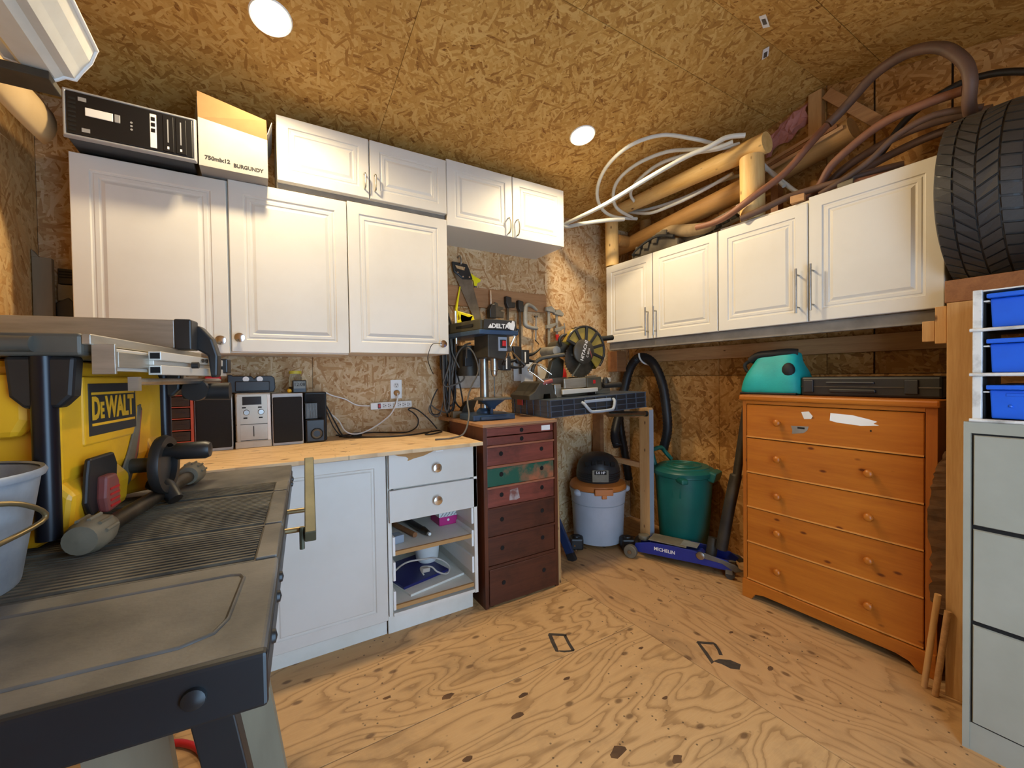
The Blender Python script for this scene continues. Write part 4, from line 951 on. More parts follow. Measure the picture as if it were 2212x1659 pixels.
# mitre saw (stands on the case, which tilts by a couple of degrees)
MSX, MSY = 1.62, 2.12
ms = thing('mitre_saw', 'compound mitre saw with amber slotted blade guard on the black case', 'saw', (MSX, MSY, 1.0925), rot=(0, -.040, -.068))
part('base', MB().prism([(-.20, 0), (-.10, 0), (-.095, .03), (-.05, .03), (-.045, 0), (.0, 0), (.0, .012), (-.015, .03), (-.03, .085), (-.05, .105), (-.09, .11), (-.12, .10), (-.16, .05), (-.20, .028)], .0, .26, 'y'), 'saw_brown', ms, True, bevel=.003)
part('turntable', MB().lathe([(.0, 0), (.15, 0), (.16, .02), (.16, .052), (.15, .058), (0, .058)], (.16, .14, 0), n=32), 'saw_brown', ms, True, 40)
part('table_wing', MB().box(.0, .05, .02, .26, .0, .085), 'alu', ms, True, bevel=.003)
part('table_wing', MB().box(.34, .47, .04, .26, .0, .075), 'alu', ms, True, bevel=.003)
part('wing_top', MB().box(.31, .47, .03, .27, .075, .105), 'alu_white', ms, True, bevel=.003)
part('front_dark', MB().box(.225, .345, -.022, .10, .028, .118), 'saw_brown', ms, True, bevel=.004)
part('fence', MB().box(-.03, .20, .17, .19, .06, .122).box(.22, .46, .17, .19, .06, .122), 'alu', ms, True, bevel=.002)
part('fence_face', MB().box(.055, .225, -.012, .004, .055, .118), 'alu', ms, True, bevel=.002)
part('mitre_scale', MB().prism([(.02, .02), (.30, .022), (.30, .048), (.02, .052)], -.038, -.022, 'y'), 'alu_white', ms, True, bevel=.002)
part('mitre_pointer', MB().box(.275, .292, -.026, -.020, .075, .098), 'red', ms, True)
part('detent_handle', MB().cyl((.36, -.02, .055), (.50, -.03, .055), .016, .019, 14), 'black_plastic', ms, True, 40)
part('clamp_knob', MB().lathe([(.022, 0), (.022, .03), (.012, .05), (0, .05)], (.39, -.01, .06), n=12), 'black_plastic', ms, True, 40)
part('wood_handle', MB().tube([(-.115, .02, .085), (-.08, .01, .10), (-.03, .0, .112)], [.012, .016, .013], 10, 3), 'dusty_red', ms, True, 50)
# arm, motor, guard
part('pivot_casting', MB().prism([(.03, .058), (.17, .058), (.19, .16), (.20, .24), (.15, .27), (.10, .235), (.075, .16)], .19, .235, 'y'), 'saw_brown', ms, True, bevel=.006)
part('arm', MB().tube([(-.075, .17, .165), (-.060, .165, .215), (-.020, .15, .255), (.06, .12, .268), (.15, .09, .275), (.24, .075, .262)], [.012, .013, .014, .015, .016, .016], 8, 4), 'saw_brown', ms, True, 50)
part('motor', MB().cyl((.095, .12, .305), (.105, .30, .305), .030, .034, 20), 'cast_light', ms, True, 40)
part('motor_body', MB().cyl((.15, .13, .325), (.16, .26, .325), .055, .050, 20), 'saw_brown', ms, True, 40)
part('carry_handle', MB().tube([(.125, .11, .335), (.105, .10, .375), (.14, .095, .405), (.21, .09, .40)], .011, 8, 4), 'black_plastic', ms, True, 50)
GX, GZ = .275, .300
part('blade_guard', MB().lathe([(.148, 0), (.160, .012), (.160, .052), (.05, .056), (.05, .0)], (GX, .05, GZ), 'y', 36, a0=-2.75, a1=.95, cap=False), 'guard_amber', ms, True, 40)
part('guard_face', MB().lathe([(.045, -.003), (.150, -.003), (.150, .004), (.045, .004)], (GX, .05, GZ), 'y', 36, a0=-2.75, a1=.95, cap=False), 'guard_amber', ms, True, 40)
for k in range(6):
    a = 2.70 - k * .62; ca, sa = math.cos(a), math.sin(a)
    part('guard_spoke', MB().beam((GX + .05 * ca, .044, GZ + .05 * sa), (GX + .158 * ca, .042, GZ + .158 * sa), .012, .020, (-sa, 0, ca)), 'black_plastic', ms, True, bevel=.003)
part('guard_rim', MB().tube([(GX + .158 * math.cos(2.75 - k * .185), .044, GZ + .158 * math.sin(2.75 - k * .185)) for k in range(20)], .008, 8), 'black_plastic', ms, True, 50)
for k in range(18):
    a = 1.95 - k * .15; ca, sa = math.cos(a), math.sin(a)
    part('guard_rib', MB().beam((GX + .161 * ca, .044, GZ + .161 * sa), (GX + .161 * ca, .104, GZ + .161 * sa), .007, .006, (ca, 0, sa)), 'black_plastic', ms, True)
part('hub', MB().lathe([(.082, 0), (.082, -.012), (.070, -.020), (0, -.020)], (GX - .02, .045, GZ - .01), 'y', 28), 'saw_brown', ms, True, 40)
rot = .25
text_mesh('lettering', 'HITACHI', .036, 'label_white', ms, FRAME[ms] @ face_matrix((GX - .025, .0242, GZ - .004), (math.cos(1.22), 0, math.sin(1.22)), (-math.sin(1.22), 0, math.cos(1.22))), bold=.0004)
text_mesh('lettering', 'C 8FDI', .022, 'label_white', ms, FRAME[ms] @ face_matrix((GX + .008, .0242, GZ - .02), (math.cos(1.22), 0, math.sin(1.22)), (-math.sin(1.22), 0, math.cos(1.22))))
part('red_mark', MB().obox((GX + .030, .0246, GZ - .03), (.006, .001, .05), (0, -.3, 0)), 'dusty_red', ms, True)
bl = MB(); nt_ = 40
for k in range(nt_):
    for rr, da in ((.118, 0), (.126, .6)): 
        a = 2 * PI * (k + da) / nt_
        bl.v.append(Vector((GX - .03 + rr * math.cos(a), .070, GZ - .06 + rr * math.sin(a))))
bl.f.append(list(range(2 * nt_)))
m_ = len(bl.v); bl.v += [p + Vector((0, .003, 0)) for p in bl.v[:m_]]; bl.f.append(list(range(2 * m_ - 1, m_ - 1, -1)))
for k in range(m_): bl.f.append([k, (k + 1) % m_, m_ + (k + 1) % m_, m_ + k])
part('blade', bl, 'dark_steel', ms, True)
part('guard_link', MB().beam((GX - .13, .03, GZ - .17), (GX - .06, .03, GZ - .09), .004, .010), 'steel', ms, True)
part('lock_button', MB().box(GX + .150, GX + .172, .05, .08, GZ - .05, GZ + .0), 'teal', ms, True, bevel=.004)
part('drop_handle', MB().cyl((GX + .15, .09, GZ + .075), (GX + .275, .09, GZ + .085), .017, .019, 14), 'sub_black', ms, True, 40)
part('work_clamp', MB().tube([(-.07, .0, .09), (-.15, .02, .16), (-.185, .03, .185), (-.16, .05, .20), (-.10, .08, .225), (.0, .05, .15)], .005, 8, 3), 'chrome', ms, True, 50)

# ------------------------------------------------------------------ shop vacuum, bin, hose, jack, level
VX, VY, VR = 2.140, 2.318, .195
vc = thing('shop_vacuum', 'grey shop vacuum with orange lid and black motor head in the corner', 'vacuum', (VX, VY, 0))
part('tank', MB().lathe([(.0, .03), (VR - .018, .03), (VR - .015, .045), (VR - .004, .30), (VR - .003, .305), (VR + .004, .37), (VR + .012, .395), (VR + .012, .41), (0, .41)], (VX, VY, 0), n=40), 'vac_grey', vc, smooth=35)
part('tank_band', MB().lathe([(VR - .004, .303), (VR + .0008, .306), (VR + .0008, .309), (VR - .004, .312)], (VX, VY, 0), n=40, cap=False), 'light_grey', vc)
part('lid', MB().lathe([(VR + .008, .412), (VR + .012, .425), (VR + .002, .448), (VR - .03, .462), (0, .468)], (VX, VY, 0), n=40), 'vac_orange', vc, smooth=35)
part('lid_latch', MB().obox((VX - .10, VY - .165, .418), (.13, .05, .045), (0, 0, -.52)), 'vac_orange', vc, bevel=.006)
part('latch_tab', MB().obox((VX - .105, VY - .178, .388), (.035, .02, .03), (0, 0, -.52)), 'vac_orange', vc, bevel=.004)
for sx, sy in ((-.93, -.05), (.93, .05), (.80, -.55)):
    part('tank_ear', MB().sphere((VX + sx * .205, VY + sy * .205, .395), (.04, .035, .026), 12, 8), 'vac_grey', vc, smooth=60)
part('motor_head', MB().lathe([(.150, .462), (.158, .48), (.156, .55), (.140, .60), (.105, .64), (.06, .658), (0, .662)], (VX + .005, VY, 0), n=32), 'case_black', vc, smooth=35)
for k in range(4): part('band', MB().lathe([(.157, .482 + k * .014), (.1615, .485 + k * .014), (.157, .488 + k * .014)], (VX + .005, VY, 0), n=32, cap=False), 'black_plastic', vc, smooth=50)
hv = Vector((-.58, -.81, 0)); hr = Vector((.81, -.58, 0))
for k in range(5):
    c = Vector((VX, VY, 0)) + hv * .128 + hr * ((k - 2) * .045) + Vector((0, 0, .61 - abs(k - 2) * .006))
    part('vent', MB().obox(c, (.028, .03, .026), (-.5, 0, -.62)), 'black_gap', vc)
part('badge', MB().obox(Vector((VX, VY, .545)) + hv * .157, (.085, .012, .028), (0, 0, -.62)), 'black_gap', vc, bevel=.003)
part('badge_frame', MB().obox(Vector((VX, VY, .520)) + hv * .156, (.115, .010, .085), (0, 0, -.62)), 'foot_grey', vc, bevel=.003)
text_mesh('lettering', '5.0 HP', .024, 'label_white', vc, face_matrix(Vector((VX, VY, .545)) + hv * .1642, (.815, -.58, 0), (0, 0, 1)), bold=.0005)
for ax, ay in ((-.235, -.03), (.055, -.235)):
    f_ = part('caster_foot', MB().prism([(-.045, -.05), (.045, -.05), (.05, .03), (.02, .06), (-.02, .06), (-.05, .03)], 0.012, .092, 'z').xf(Matrix.Translation((VX + ax, VY + ay, 0)) @ Matrix.Rotation(-.6, 4, 'Z')), 'black_plastic', vc, bevel=.012)
    part('caster_boss', MB().lathe([(.024, .092), (.022, .100), (0, .100)], (VX + ax, VY + ay, 0), n=16), 'case_black', f_, smooth=40)
    part('caster_wheel', MB().cyl((VX + ax - .02, VY + ay, .018), (VX + ax + .02, VY + ay, .018), .0178, n=14), 'rubber', f_, smooth=40)

GX_, GY_ = 2.545, 1.885
gb = thing('waste_bin', 'green plastic waste bin with a closed lid behind the blue jack', 'bin', (GX_, GY_, 0))
part('bucket', MB().lathe([(0, 0), (.150, 0), (.156, .01), (.188, .50), (.190, .53), (.200, .535), (.200, .555), (.186, .555)], (GX_, GY_, 0), n=36), 'bin_green', gb, smooth=35)
part('lid', MB().lathe([(.205, .545), (.208, .565), (.196, .578), (.17, .586), (.165, .594), (0, .600)], (GX_, GY_, 0), n=36), 'bin_green', gb, smooth=35)
for r_ in (.06, .11): part('lid_ridge', MB().lathe([(r_, .597), (r_ + .006, .603), (r_ + .012, .597)], (GX_, GY_, 0), n=30, cap=False), 'bin_green', gb, smooth=50)
part('handle', MB().tube([(2.45, 2.04, .555), (2.43, 2.06, .665), (2.44, 2.055, .69), (2.55, 2.075, .69), (2.58, 2.07, .66), (2.62, 2.04, .60)], .016, 8, 2), 'bin_green', gb, smooth=50)
part('grip', MB().obox((2.385, 1.79, .528), (.05, .15, .035), (0, 0, -.5)), 'bin_green', gb, bevel=.012)
part('lid_flap', MB().obox((2.61, 1.69, .545), (.13, .05, .07), (.3, 0, .25)), 'bin_green', gb, bevel=.012)
for dx, dy in ((-.172, -.045), (-.155, -.09)): part('rib', MB().box(GX_ + dx - .006, GX_ + dx + .004, GY_ + dy - .006, GY_ + dy + .006, .40, .52), 'bin_green', gb, bevel=.003)

def corrugated(pts, r, n=12, spl=10):
    P_ = MB().tube(pts, 1, 3, spl, caps=False)
    m = len(P_.v) // 3; cent = [(P_.v[3 * i] + P_.v[3 * i + 1] + P_.v[3 * i + 2]) / 3 for i in range(m)]
    out = []; rr = []
    for i, c in enumerate(cent): out.append(c); rr.append(r * (1.0 if i % 2 else .90))
    return MB().tube(out, rr, n)
solo('vacuum_hose', 'thick black corrugated hose looped over a hook in the corner', 'hose',
     corrugated([(2.40, 2.37, .67), (2.42, 2.42, .76), (2.50, 2.455, .90), (2.56, 2.46, 1.06), (2.59, 2.44, 1.22), (2.60, 2.38, 1.335), (2.61, 2.30, 1.372), (2.62, 2.20, 1.315), (2.62, 2.118, 1.158), (2.62, 2.08, .95), (2.63, 2.085, .80), (2.64, 2.13, .66)], .036, 12, 12), 'hose_black', 50)
solo('vacuum_hose', 'second strand of black hose hanging behind the timber stand', 'hose',
     corrugated([(2.66, 2.50, .35), (2.62, 2.51, .60), (2.58, 2.52, .85), (2.60, 2.52, 1.05), (2.66, 2.50, 1.2)], .034, 12, 12), 'hose_black', 50)
solo('hose_hook', 'white hook holding the black vacuum hose', 'hook', MB().tube([(2.755, 2.285, 1.30), (2.62, 2.285, 1.32), (2.565, 2.285, 1.36), (2.555, 2.285, 1.40)], .007, 8, 3), 'white_plastic', 50)
solo('corner_block', 'short timber block under the corner cabinet above the mitre saw', 'wood block', MB().box(2.46, 2.56, 2.425, 2.53, 1.26, 1.424), 'brown_board', bevel=.003)

jd = Vector((.385, -.923, 0)); jn = Vector((.923, .385, 0))
jk = thing('floor_jack', 'low blue trolley jack with grey lifting arm on the floor beside the dresser', 'jack', (2.28, 1.67, 0), rot=(0, 0, math.atan2(-.923, .385)))
# local x runs from the front wheel (0) to the rear castor, local y points to the wall
JO = Vector((2.135, 1.985, 0)); JM = Matrix.Translation(JO) @ Matrix.Rotation(math.atan2(-.923, .385), 4, 'Z')
def jpart(name, mb, mat, **k): return part(name, mb.xf(JM), mat, jk, **k)
jside = [(-.0, .045), (.03, .04), (.50, .055), (.60, .06), (.62, .085), (.57, .115), (.42, .128), (.28, .130), (.12, .122), (.02, .098)]
jpart('side_plate', MB().prism(jside, .015, .023, 'y'), 'jack_blue', bevel=.003)
jpart('side_plate', MB().prism(jside, .165, .173, 'y'), 'jack_blue', bevel=.003)
jpart('deck', MB().box(.06, .58, .023, .165, .05, .058), 'jack_blue')
jpart('top_plate', MB().box(.10, .34, .03, .158, .128, .136), 'foot_grey', bevel=.003)
jpart('top_label', MB().box(.30, .40, .05, .14, .136, .1375), 'cast_light', label='worn white warning label')
jpart('lift_arm', MB().prism([(.02, .06), (.10, .075), (.30, .11), (.42, .118), (.44, .10), (.30, .085), (.10, .045), (.02, .04)], .065, .125, 'y'), 'jack_blue', bevel=.004)
jpart('saddle', MB().lathe([(.034, .105), (.040, .118), (.036, .134), (0, .136)], (.05, .095, 0), n=20), 'foot_grey', smooth=40)
jpart('rear_cover', MB().prism([(.40, .11), (.45, .132), (.62, .10), (.66, .07), (.62, .055), (.55, .09), (.42, .098)], .010, .016, 'y').prism([(.40, .11), (.45, .132), (.62, .10), (.66, .07), (.62, .055), (.55, .09), (.42, .098)], .172, .178, 'y'), 'cast_grey', bevel=.002)
jpart('pivot_bolt', MB().lathe([(.024, 0), (.024, -.010), (.014, -.014), (0, -.014)], (.43, .012, .112), 'y', 18), 'steel', smooth=40)
for yy in (-.028, .175):
    wl_ = jpart('front_wheel', MB().lathe([(.014, 0), (.040, 0), (.044, .004), (.044, .030), (.040, .034), (.014, .034)], (-.005, yy, .044), 'y', 24), 'foot_grey', smooth=40)
    part('hub', MB().lathe([(.014, -.004), (.012, -.008), (0, -.008)], (-.005, yy + .0, .044), 'y', 14).xf(JM), 'steel', wl_)
for yy in (.02, .14):
    jpart('castor_fork', MB().box(.565, .605, yy, yy + .03, .03, .062), 'foot_grey', bevel=.003)
    jpart('castor_wheel', MB().lathe([(.006, 0), (.026, 0), (.026, .022), (.006, .022)], (.59, yy + .004, .026), 'y', 18), 'rubber', smooth=40)
jpart('handle_socket', MB().cyl((.47, .095, .08), (.485, .12, .20), .032, n=16), 'dark_pipe', smooth=40)
part('handle', MB().tube([(2.405, 1.515, .16), (2.42, 1.475, .42), (2.435, 1.44, .62), (2.438, 1.435, .63), (2.46, 1.385, 1.06)], [.034, .033, .033, .024, .022], 16), 'dark_pipe', jk, smooth=40)
text_mesh('lettering', 'MICHELIN', .030, 'label_white', jk, JM @ face_matrix((.21, .0142, .088), (1, 0, 0), (0, 0, 1)), bold=.0006)

lv = thing('spirit_level', 'dark blue spirit level leaning beside the dark chest', 'level', (1.75, 2.2, 0))
part('beam', MB().beam((1.765, 2.165, .012), (1.63, 2.40, .60), .055, .025, (.8, .5, .2)), 'blue_dark', lv, bevel=.002)
part('end_cap', MB().beam((1.768, 2.16, .0), (1.757, 2.179, .048), .058, .028, (.8, .5, .2)), 'black_plastic', lv, bevel=.002)
for k in (0, 1): part('rivet', MB().sphere((1.775 - k * .006, 2.133 + k * .010, .075 + k * .03), .006, 8, 6), 'chrome', lv)
solo('bottle_cap', 'small red and white cap on the floor behind the spirit level', 'cap', MB().cyl((1.86, 2.36, 0), (1.86, 2.36, .05), .02, n=14), 'red', 40)
solo('trim_stick', 'thin pale wooden strip standing against the right side of the dark chest', 'wood strip', MB().beam((1.512, 1.975, .0), (1.500, 1.99, .955), .010, .022), 'lumber')
solo('trim_stick', 'short pale wooden strip on the floor by the spirit level', 'wood strip', MB().beam((1.58, 2.06, .006), (1.53, 2.10, .20), .012, .03), 'lumber')

# ------------------------------------------------------------------ contents of the open compartments
UX = .512
pk = thing('gift_box', 'small magenta box with black and white patterned lid in the upper compartment', 'box', (.905, 2.26, .4045))
part('base', MB().box(.845, .952, 2.19, 2.33, .4045, .452), 'magenta', pk, bevel=.002)
part('lid', MB().box(.842, .955, 2.187, 2.333, .4525, .478), 'label_white', pk, bevel=.002)
for k in range(5): part('pattern_stroke', MB().tube([(.85 + k * .02, 2.1865, .456), (.862 + k * .02, 2.1862, .466), (.868 + k * .02, 2.1865, .477)], .0014, 6, 3), 'print_dark', pk)
part('dot', MB().lathe([(.007, 0), (0, 0)], (.898, 2.1895, .433), 'y', 14, cap=False), 'label_white', pk)
tc = thing('torch', 'dark grey torch lying in the upper compartment', 'torch', (.71, 2.2, .4045))
part('barrel', MB().cyl((.70, 2.42, .422), (.735, 2.14, .422), .0175, n=14), 'black_plastic', tc, smooth=40)
part('head', MB().cyl((.735, 2.14, .424), (.742, 2.08, .422), .018, .012, 14), 'dark_steel', tc, smooth=40)
part('bezel', MB().cyl((.742, 2.082, .422), (.744, 2.066, .422), .008, n=10), 'label_white', tc)
solo('wood_peg', 'brown wooden handle lying next to the torch', 'handle', MB().cyl((.625, 2.36, .418), (.68, 2.11, .418), .0135, n=12), 'brown_board', 40)
solo('metal_bracket', 'grey block in the left end of the upper compartment', 'block', MB().obox((.58, 2.10, .4255), (.055, .06, .040), (0, 0, .2)), 'light_grey', bevel=.003)
bd_ = [('painted_board', 'white painted board lying lowest in the bottom compartment', 'board', (.755, 2.21, .1505), (.33, .30, .012), .22, 'melamine'),
       ('blue_book', 'dark blue framed panel lying on the white board', 'panel', (.71, 2.27, .164), (.28, .30, .014), .25, 'navy')]
for nm, lb, ct, c, sz, a, m in bd_: solo(nm, lb, ct, MB().obox(c, sz, (0, 0, a)), m, bevel=.002)
wj = thing('white_jug', 'white plastic jug lying in the bottom compartment', 'jug', (.80, 2.30, .172))
part('body', MB().lathe([(.0, 0), (.05, .0), (.064, .02), (.072, .10), (.07, .16), (.05, .19), (0, .195)], (.82, 2.33, .172), n=20), 'white_plastic', wj, smooth=50)
cable('appliance_cord', 'cream cord with a plug looped over the white jug', [(.56, 2.12, .24), (.60, 2.10, .28), (.64, 2.08, .30), (.72, 2.10, .285), (.78, 2.12, .27), (.84, 2.14, .235), (.87, 2.12, .20), (.84, 2.08, .185), (.79, 2.09, .205), (.76, 2.10, .235), (.71, 2.12, .235), (.72, 2.10, .20)], .0045, 'carton_white')
solo('cord_plug', 'cream plug of the cord in the bottom compartment', 'plug', MB().obox((.725, 2.09, .232), (.045, .024, .022), (0, .2, .3)), 'carton_white', bevel=.004)
# ------------------------------------------------------------------ on top of the right hand cabinets
ZC = 2.0725
lf = thing('log_frame', 'peeled log frame with a sloping top rail standing on the right cabinets', 'log frame', (2.37, 1.85, ZC))
part('top_log', MB().tube([(2.40, 2.520, 2.498), (2.40, 2.508, 2.500), (2.40, 2.1, 2.496), (2.40, 1.7, 2.494), (2.40, 1.236, 2.490)], [.024, .042, .048, .052, .056], 18, 3), 'log_pine', lf, smooth=50)
part('post', MB().tube([(2.365, 2.372, ZC + .001), (2.365, 2.374, 2.25), (2.365, 2.376, 2.46)], [.050, .050, .049], 18), 'log_pine_up', lf, smooth=40)
part('post', MB().tube([(2.385, 1.308, 2.085), (2.385, 1.308, 2.25), (2.383, 1.31, 2.435)], [.062, .062, .061], 18), 'log_pine_up', lf, smooth=40)
part('lower_log', MB().tube([(2.56, 2.545, 2.262), (2.55, 2.2, 2.287), (2.53, 1.40, 2.345)], [.052, .058, .064], 16), 'log_old', lf, smooth=40)
part('cross_log', MB().cyl((2.40, 2.36, 2.28), (2.60, 2.36, 2.28), .045, n=14), 'log_old', lf, smooth=40)
part('cross_log', MB().cyl((2.40, 1.31, 2.30), (2.57, 1.40, 2.32), .045, n=14), 'log_old', lf, smooth=40)
solo('stub_log', 'short log end on the corner cabinet behind the log frame', 'log', MB().cyl((2.66, 2.30, 2.0725), (2.66, 2.30, 2.45), .045, n=16), 'log_old', 40)

pc_ = thing('pipe_coil', 'coil of white plastic water pipe pushed over the log frame', 'pipe coil', (2.3, 1.9, ZC))
strands = [
    [(2.47, 1.184, 2.248), (2.50, 1.279, 2.38), (2.48, 1.37, 2.51), (2.40, 1.45, 2.572), (2.30, 1.50, 2.585), (2.2, 1.539, 2.599), (2.08, 1.67, 2.652), (1.93, 1.783, 2.602), (1.93, 1.98, 2.560), (2.0, 2.14, 2.494), (2.1, 2.212, 2.42), (2.25, 2.235, 2.39), (2.45, 2.20, 2.40)],
    [(2.30, 1.30, 2.53), (2.24, 1.37, 2.535), (2.2, 1.452, 2.51), (2.15, 1.565, 2.492), (2.05, 1.75, 2.424), (1.95, 2.002, 2.341), (1.92, 2.241, 2.325), (1.92, 2.384, 2.326), (1.93, 2.372, 2.306), (1.98, 2.263, 2.302), (2.1, 2.17, 2.315), (2.25, 2.14, 2.34)],
    [(2.32, 1.38, 2.54), (2.28, 1.46, 2.53), (2.25, 1.574, 2.568), (2.2, 1.732, 2.614), (2.12, 1.883, 2.592), (2.1, 2.024, 2.553), (2.12, 2.109, 2.492), (2.22, 2.18, 2.43), (2.4, 2.2, 2.40)],
    [(2.42, 1.40, 2.565), (2.35, 1.492, 2.558), (2.3, 1.674, 2.594), (2.25, 1.844, 2.594), (2.25, 2.02, 2.555), (2.3, 2.121, 2.515), (2.42, 2.15, 2.47)],
    [(2.45, 2.40, 2.535), (2.5, 2.364, 2.52), (2.5, 2.136, 2.458), (2.55, 1.895, 2.455), (2.6, 1.62, 2.483), (2.58, 1.40, 2.44)],
    [(2.44, 2.36, 2.52), (2.45, 2.27, 2.475), (2.46, 2.094, 2.407), (2.47, 1.933, 2.40), (2.5, 1.752, 2.42), (2.52, 1.5, 2.46)],
    [(2.5, 1.40, 2.47), (2.5, 1.293, 2.394), (2.5, 1.208, 2.289), (2.5, 1.138, 2.205), (2.49, 1.09, 2.165)],
]
for i, p_ in enumerate(strands): part('pipe_turn', MB().tube(p_, .0115 if i != 1 else .0135, 10, 6), 'pipe_white', pc_, smooth=60)

def hose(label, pts, r, mat): return solo('rubber_hose', label, 'hose', MB().tube(pts, r, 10, 6), mat, 60, group='old hoses on the right cabinets')
hose('rust brown hose curving up from the cabinet top in front of the log post', [(2.305, 1.60, 2.125), (2.298, 1.50, 2.115), (2.295, 1.40, 2.125), (2.300, 1.253, 2.183), (2.38, 1.137, 2.278), (2.43, 1.04, 2.397), (2.48, .99, 2.475)], .018, 'hose_rust')
hose('brown hose arching high under the ceiling above the tyre', [(2.49, .985, 2.485), (2.5, .955, 2.51), (2.5, .90, 2.55), (2.45, .786, 2.596), (2.4, .66, 2.588), (2.35, .549, 2.518), (2.33, .481, 2.417), (2.33, .461, 2.335), (2.37, .472, 2.27), (2.42, .478, 2.245)], .022, 'hose_brown')
hose('black ended hose running flat along the front of the cabinet top', [(2.30, 1.327, 2.085), (2.335, 1.218, 2.112), (2.37, 1.118, 2.142), (2.4, 1.008, 2.150), (2.42, .881, 2.148), (2.45, .803, 2.155), (2.5, .70, 2.160)], .017, 'hose_brown')
hose('brown hose rising steeply from the cabinet towards the tyre top', [(2.44, 1.10, 2.115), (2.47, 1.02, 2.18), (2.46, .949, 2.268), (2.45, .769, 2.356), (2.45, .614, 2.366), (2.46, .51, 2.362)], .019, 'hose_rust')
hose('dull brown hose lying just below the steep one', [(2.50, 1.10, 2.11), (2.5, 1.03, 2.15), (2.52, .929, 2.245), (2.52, .751, 2.300), (2.52, .60, 2.305), (2.52, .44, 2.27)], .018, 'hose_brown')
hose('lowest brown hose bundle strand by the tyre sidewall', [(2.54, 1.12, 2.105), (2.55, 1.0, 2.14), (2.56, .873, 2.215), (2.58, .75, 2.259), (2.58, .60, 2.275), (2.58, .44, 2.25)], .018, 'hose_brown')
hose('black cable bending over the tyre along the right wall', [(2.62, 1.0, 2.12), (2.62, .90, 2.20), (2.62, .816, 2.292), (2.65, .729, 2.425), (2.66, .589, 2.485), (2.66, .479, 2.478), (2.66, .376, 2.428), (2.67, .28, 2.35)], .014, 'cable_black')
hose('short dark hose tucked between the other hoses and the tyre', [(2.38, .98, 2.105), (2.40, .81, 2.178), (2.41, .696, 2.262), (2.42, .58, 2.29), (2.45, .45, 2.26)], .014, 'hose_brown')
hose('dark looped hose lying at the back of the cabinet top', [(2.62, 1.30, 2.10), (2.60, 1.10, 2.12), (2.64, .90, 2.14), (2.66, .72, 2.15), (2.58, .66, 2.12), (2.50, .80, 2.10)], .015, 'hose_brown')
hose('hose with a metal coupling near the tall cabinet door', [(2.43, 1.16, 2.100), (2.42, 1.0, 2.112), (2.40, .86, 2.118), (2.44, .70, 2.115)], .012, 'hose_rust')
solo('hose_coupling', 'dull metal hose coupling on the cabinet edge', 'coupling', MB().cyl((2.395, .905, 2.113), (2.398, .845, 2.115), .021, n=14), 'foot_grey', 40)
bb = thing('foam_tube_bundle', 'bundle of old wooden mouldings and a hollow log behind the hoses', 'mouldings', (2.62, 1.15, 2.3))
part('hollow_log', MB().tube([(2.665, 1.42, 2.385), (2.63, .93, 2.475)], [.050, .062], 16), 'log_old', bb, smooth=40)
for k in range(3): part('moulding', MB().beam((2.56 + k * .012, 1.62, 2.36 + k * .025), (2.565 + k * .012, .95 + .03 * k, 2.475 + k * .024), .012, .018), 'lumber_y' if k != 1 else 'brown_board', bb)
part('support_post', MB().box(2.60, 2.66, 1.28, 1.32, 2.083, 2.375), 'brown_board', bb)
solo('block_stack', 'short light wood block lying on the edge of the cabinet by the hoses', 'wood block', MB().obox((2.350, 1.062, 2.107), (.036, .060, .036), (0, 0, .2)), 'lumber_y', bevel=.002)
cb = thing('canvas_bag', 'crumpled olive canvas tool belt with straps on the corner cabinet', 'tool belt', (2.40, 1.95, ZC))
part('pouch', MB().prism([(1.78, ZC), (2.17, ZC), (2.175, ZC + .035), (2.12, ZC + .075), (2.04, ZC + .09), (1.95, ZC + .135), (1.90, ZC + .14), (1.86, ZC + .09), (1.78, ZC + .05)], 2.36, 2.45, 'x'), 'canvas_olive', cb, bevel=.012)
part('strap', MB().tube([(2.35, 2.15, ZC + .03), (2.345, 2.06, ZC + .075), (2.345, 1.93, ZC + .10), (2.35, 1.80, ZC + .065)], .012, 6, 4), 'bag_black', cb, smooth=50)
for k in range(4): part('strap_loop', MB().obox((2.346, 2.10 - k * .075, ZC + .05 + k * .018), (.012, .045, .05), (.25, 0, 0)), 'canvas_olive', cb, bevel=.004)
part('roll', MB().tube([(2.41, 1.95, ZC + .135), (2.40, 1.85, ZC + .125), (2.39, 1.72, ZC + .085), (2.385, 1.60, ZC + .062), (2.38, 1.54, ZC + .055)], [.02, .036, .040, .034, .02], 12, 4), 'canvas_tan', cb, smooth=60)
dg = thing('garden_sprayer_head', 'grey pipe and black valve fittings behind the canvas belt', 'pipe', (2.46, 1.6, ZC))
part('pipe', MB().tube([(2.50, 1.90, 2.125), (2.50, 1.45, 2.20)], .040, 14), 'grey_board', dg, smooth=40)
for k in range(4): part('fitting', MB().cyl((2.442, 1.63 - k * .055, 2.13 + k * .014), (2.442, 1.595 - k * .055, 2.135 + k * .014), .020 + .004 * (k % 2), n=12), 'black_plastic', dg, smooth=40)
part('white_nut', MB().cyl((2.415, 1.405, 2.185), (2.415, 1.375, 2.19), .030, n=14), 'label_white', dg, smooth=40)
part('rest', MB().box(2.47, 2.53, 1.64, 1.70, ZC, 2.12), 'black_plastic', dg)

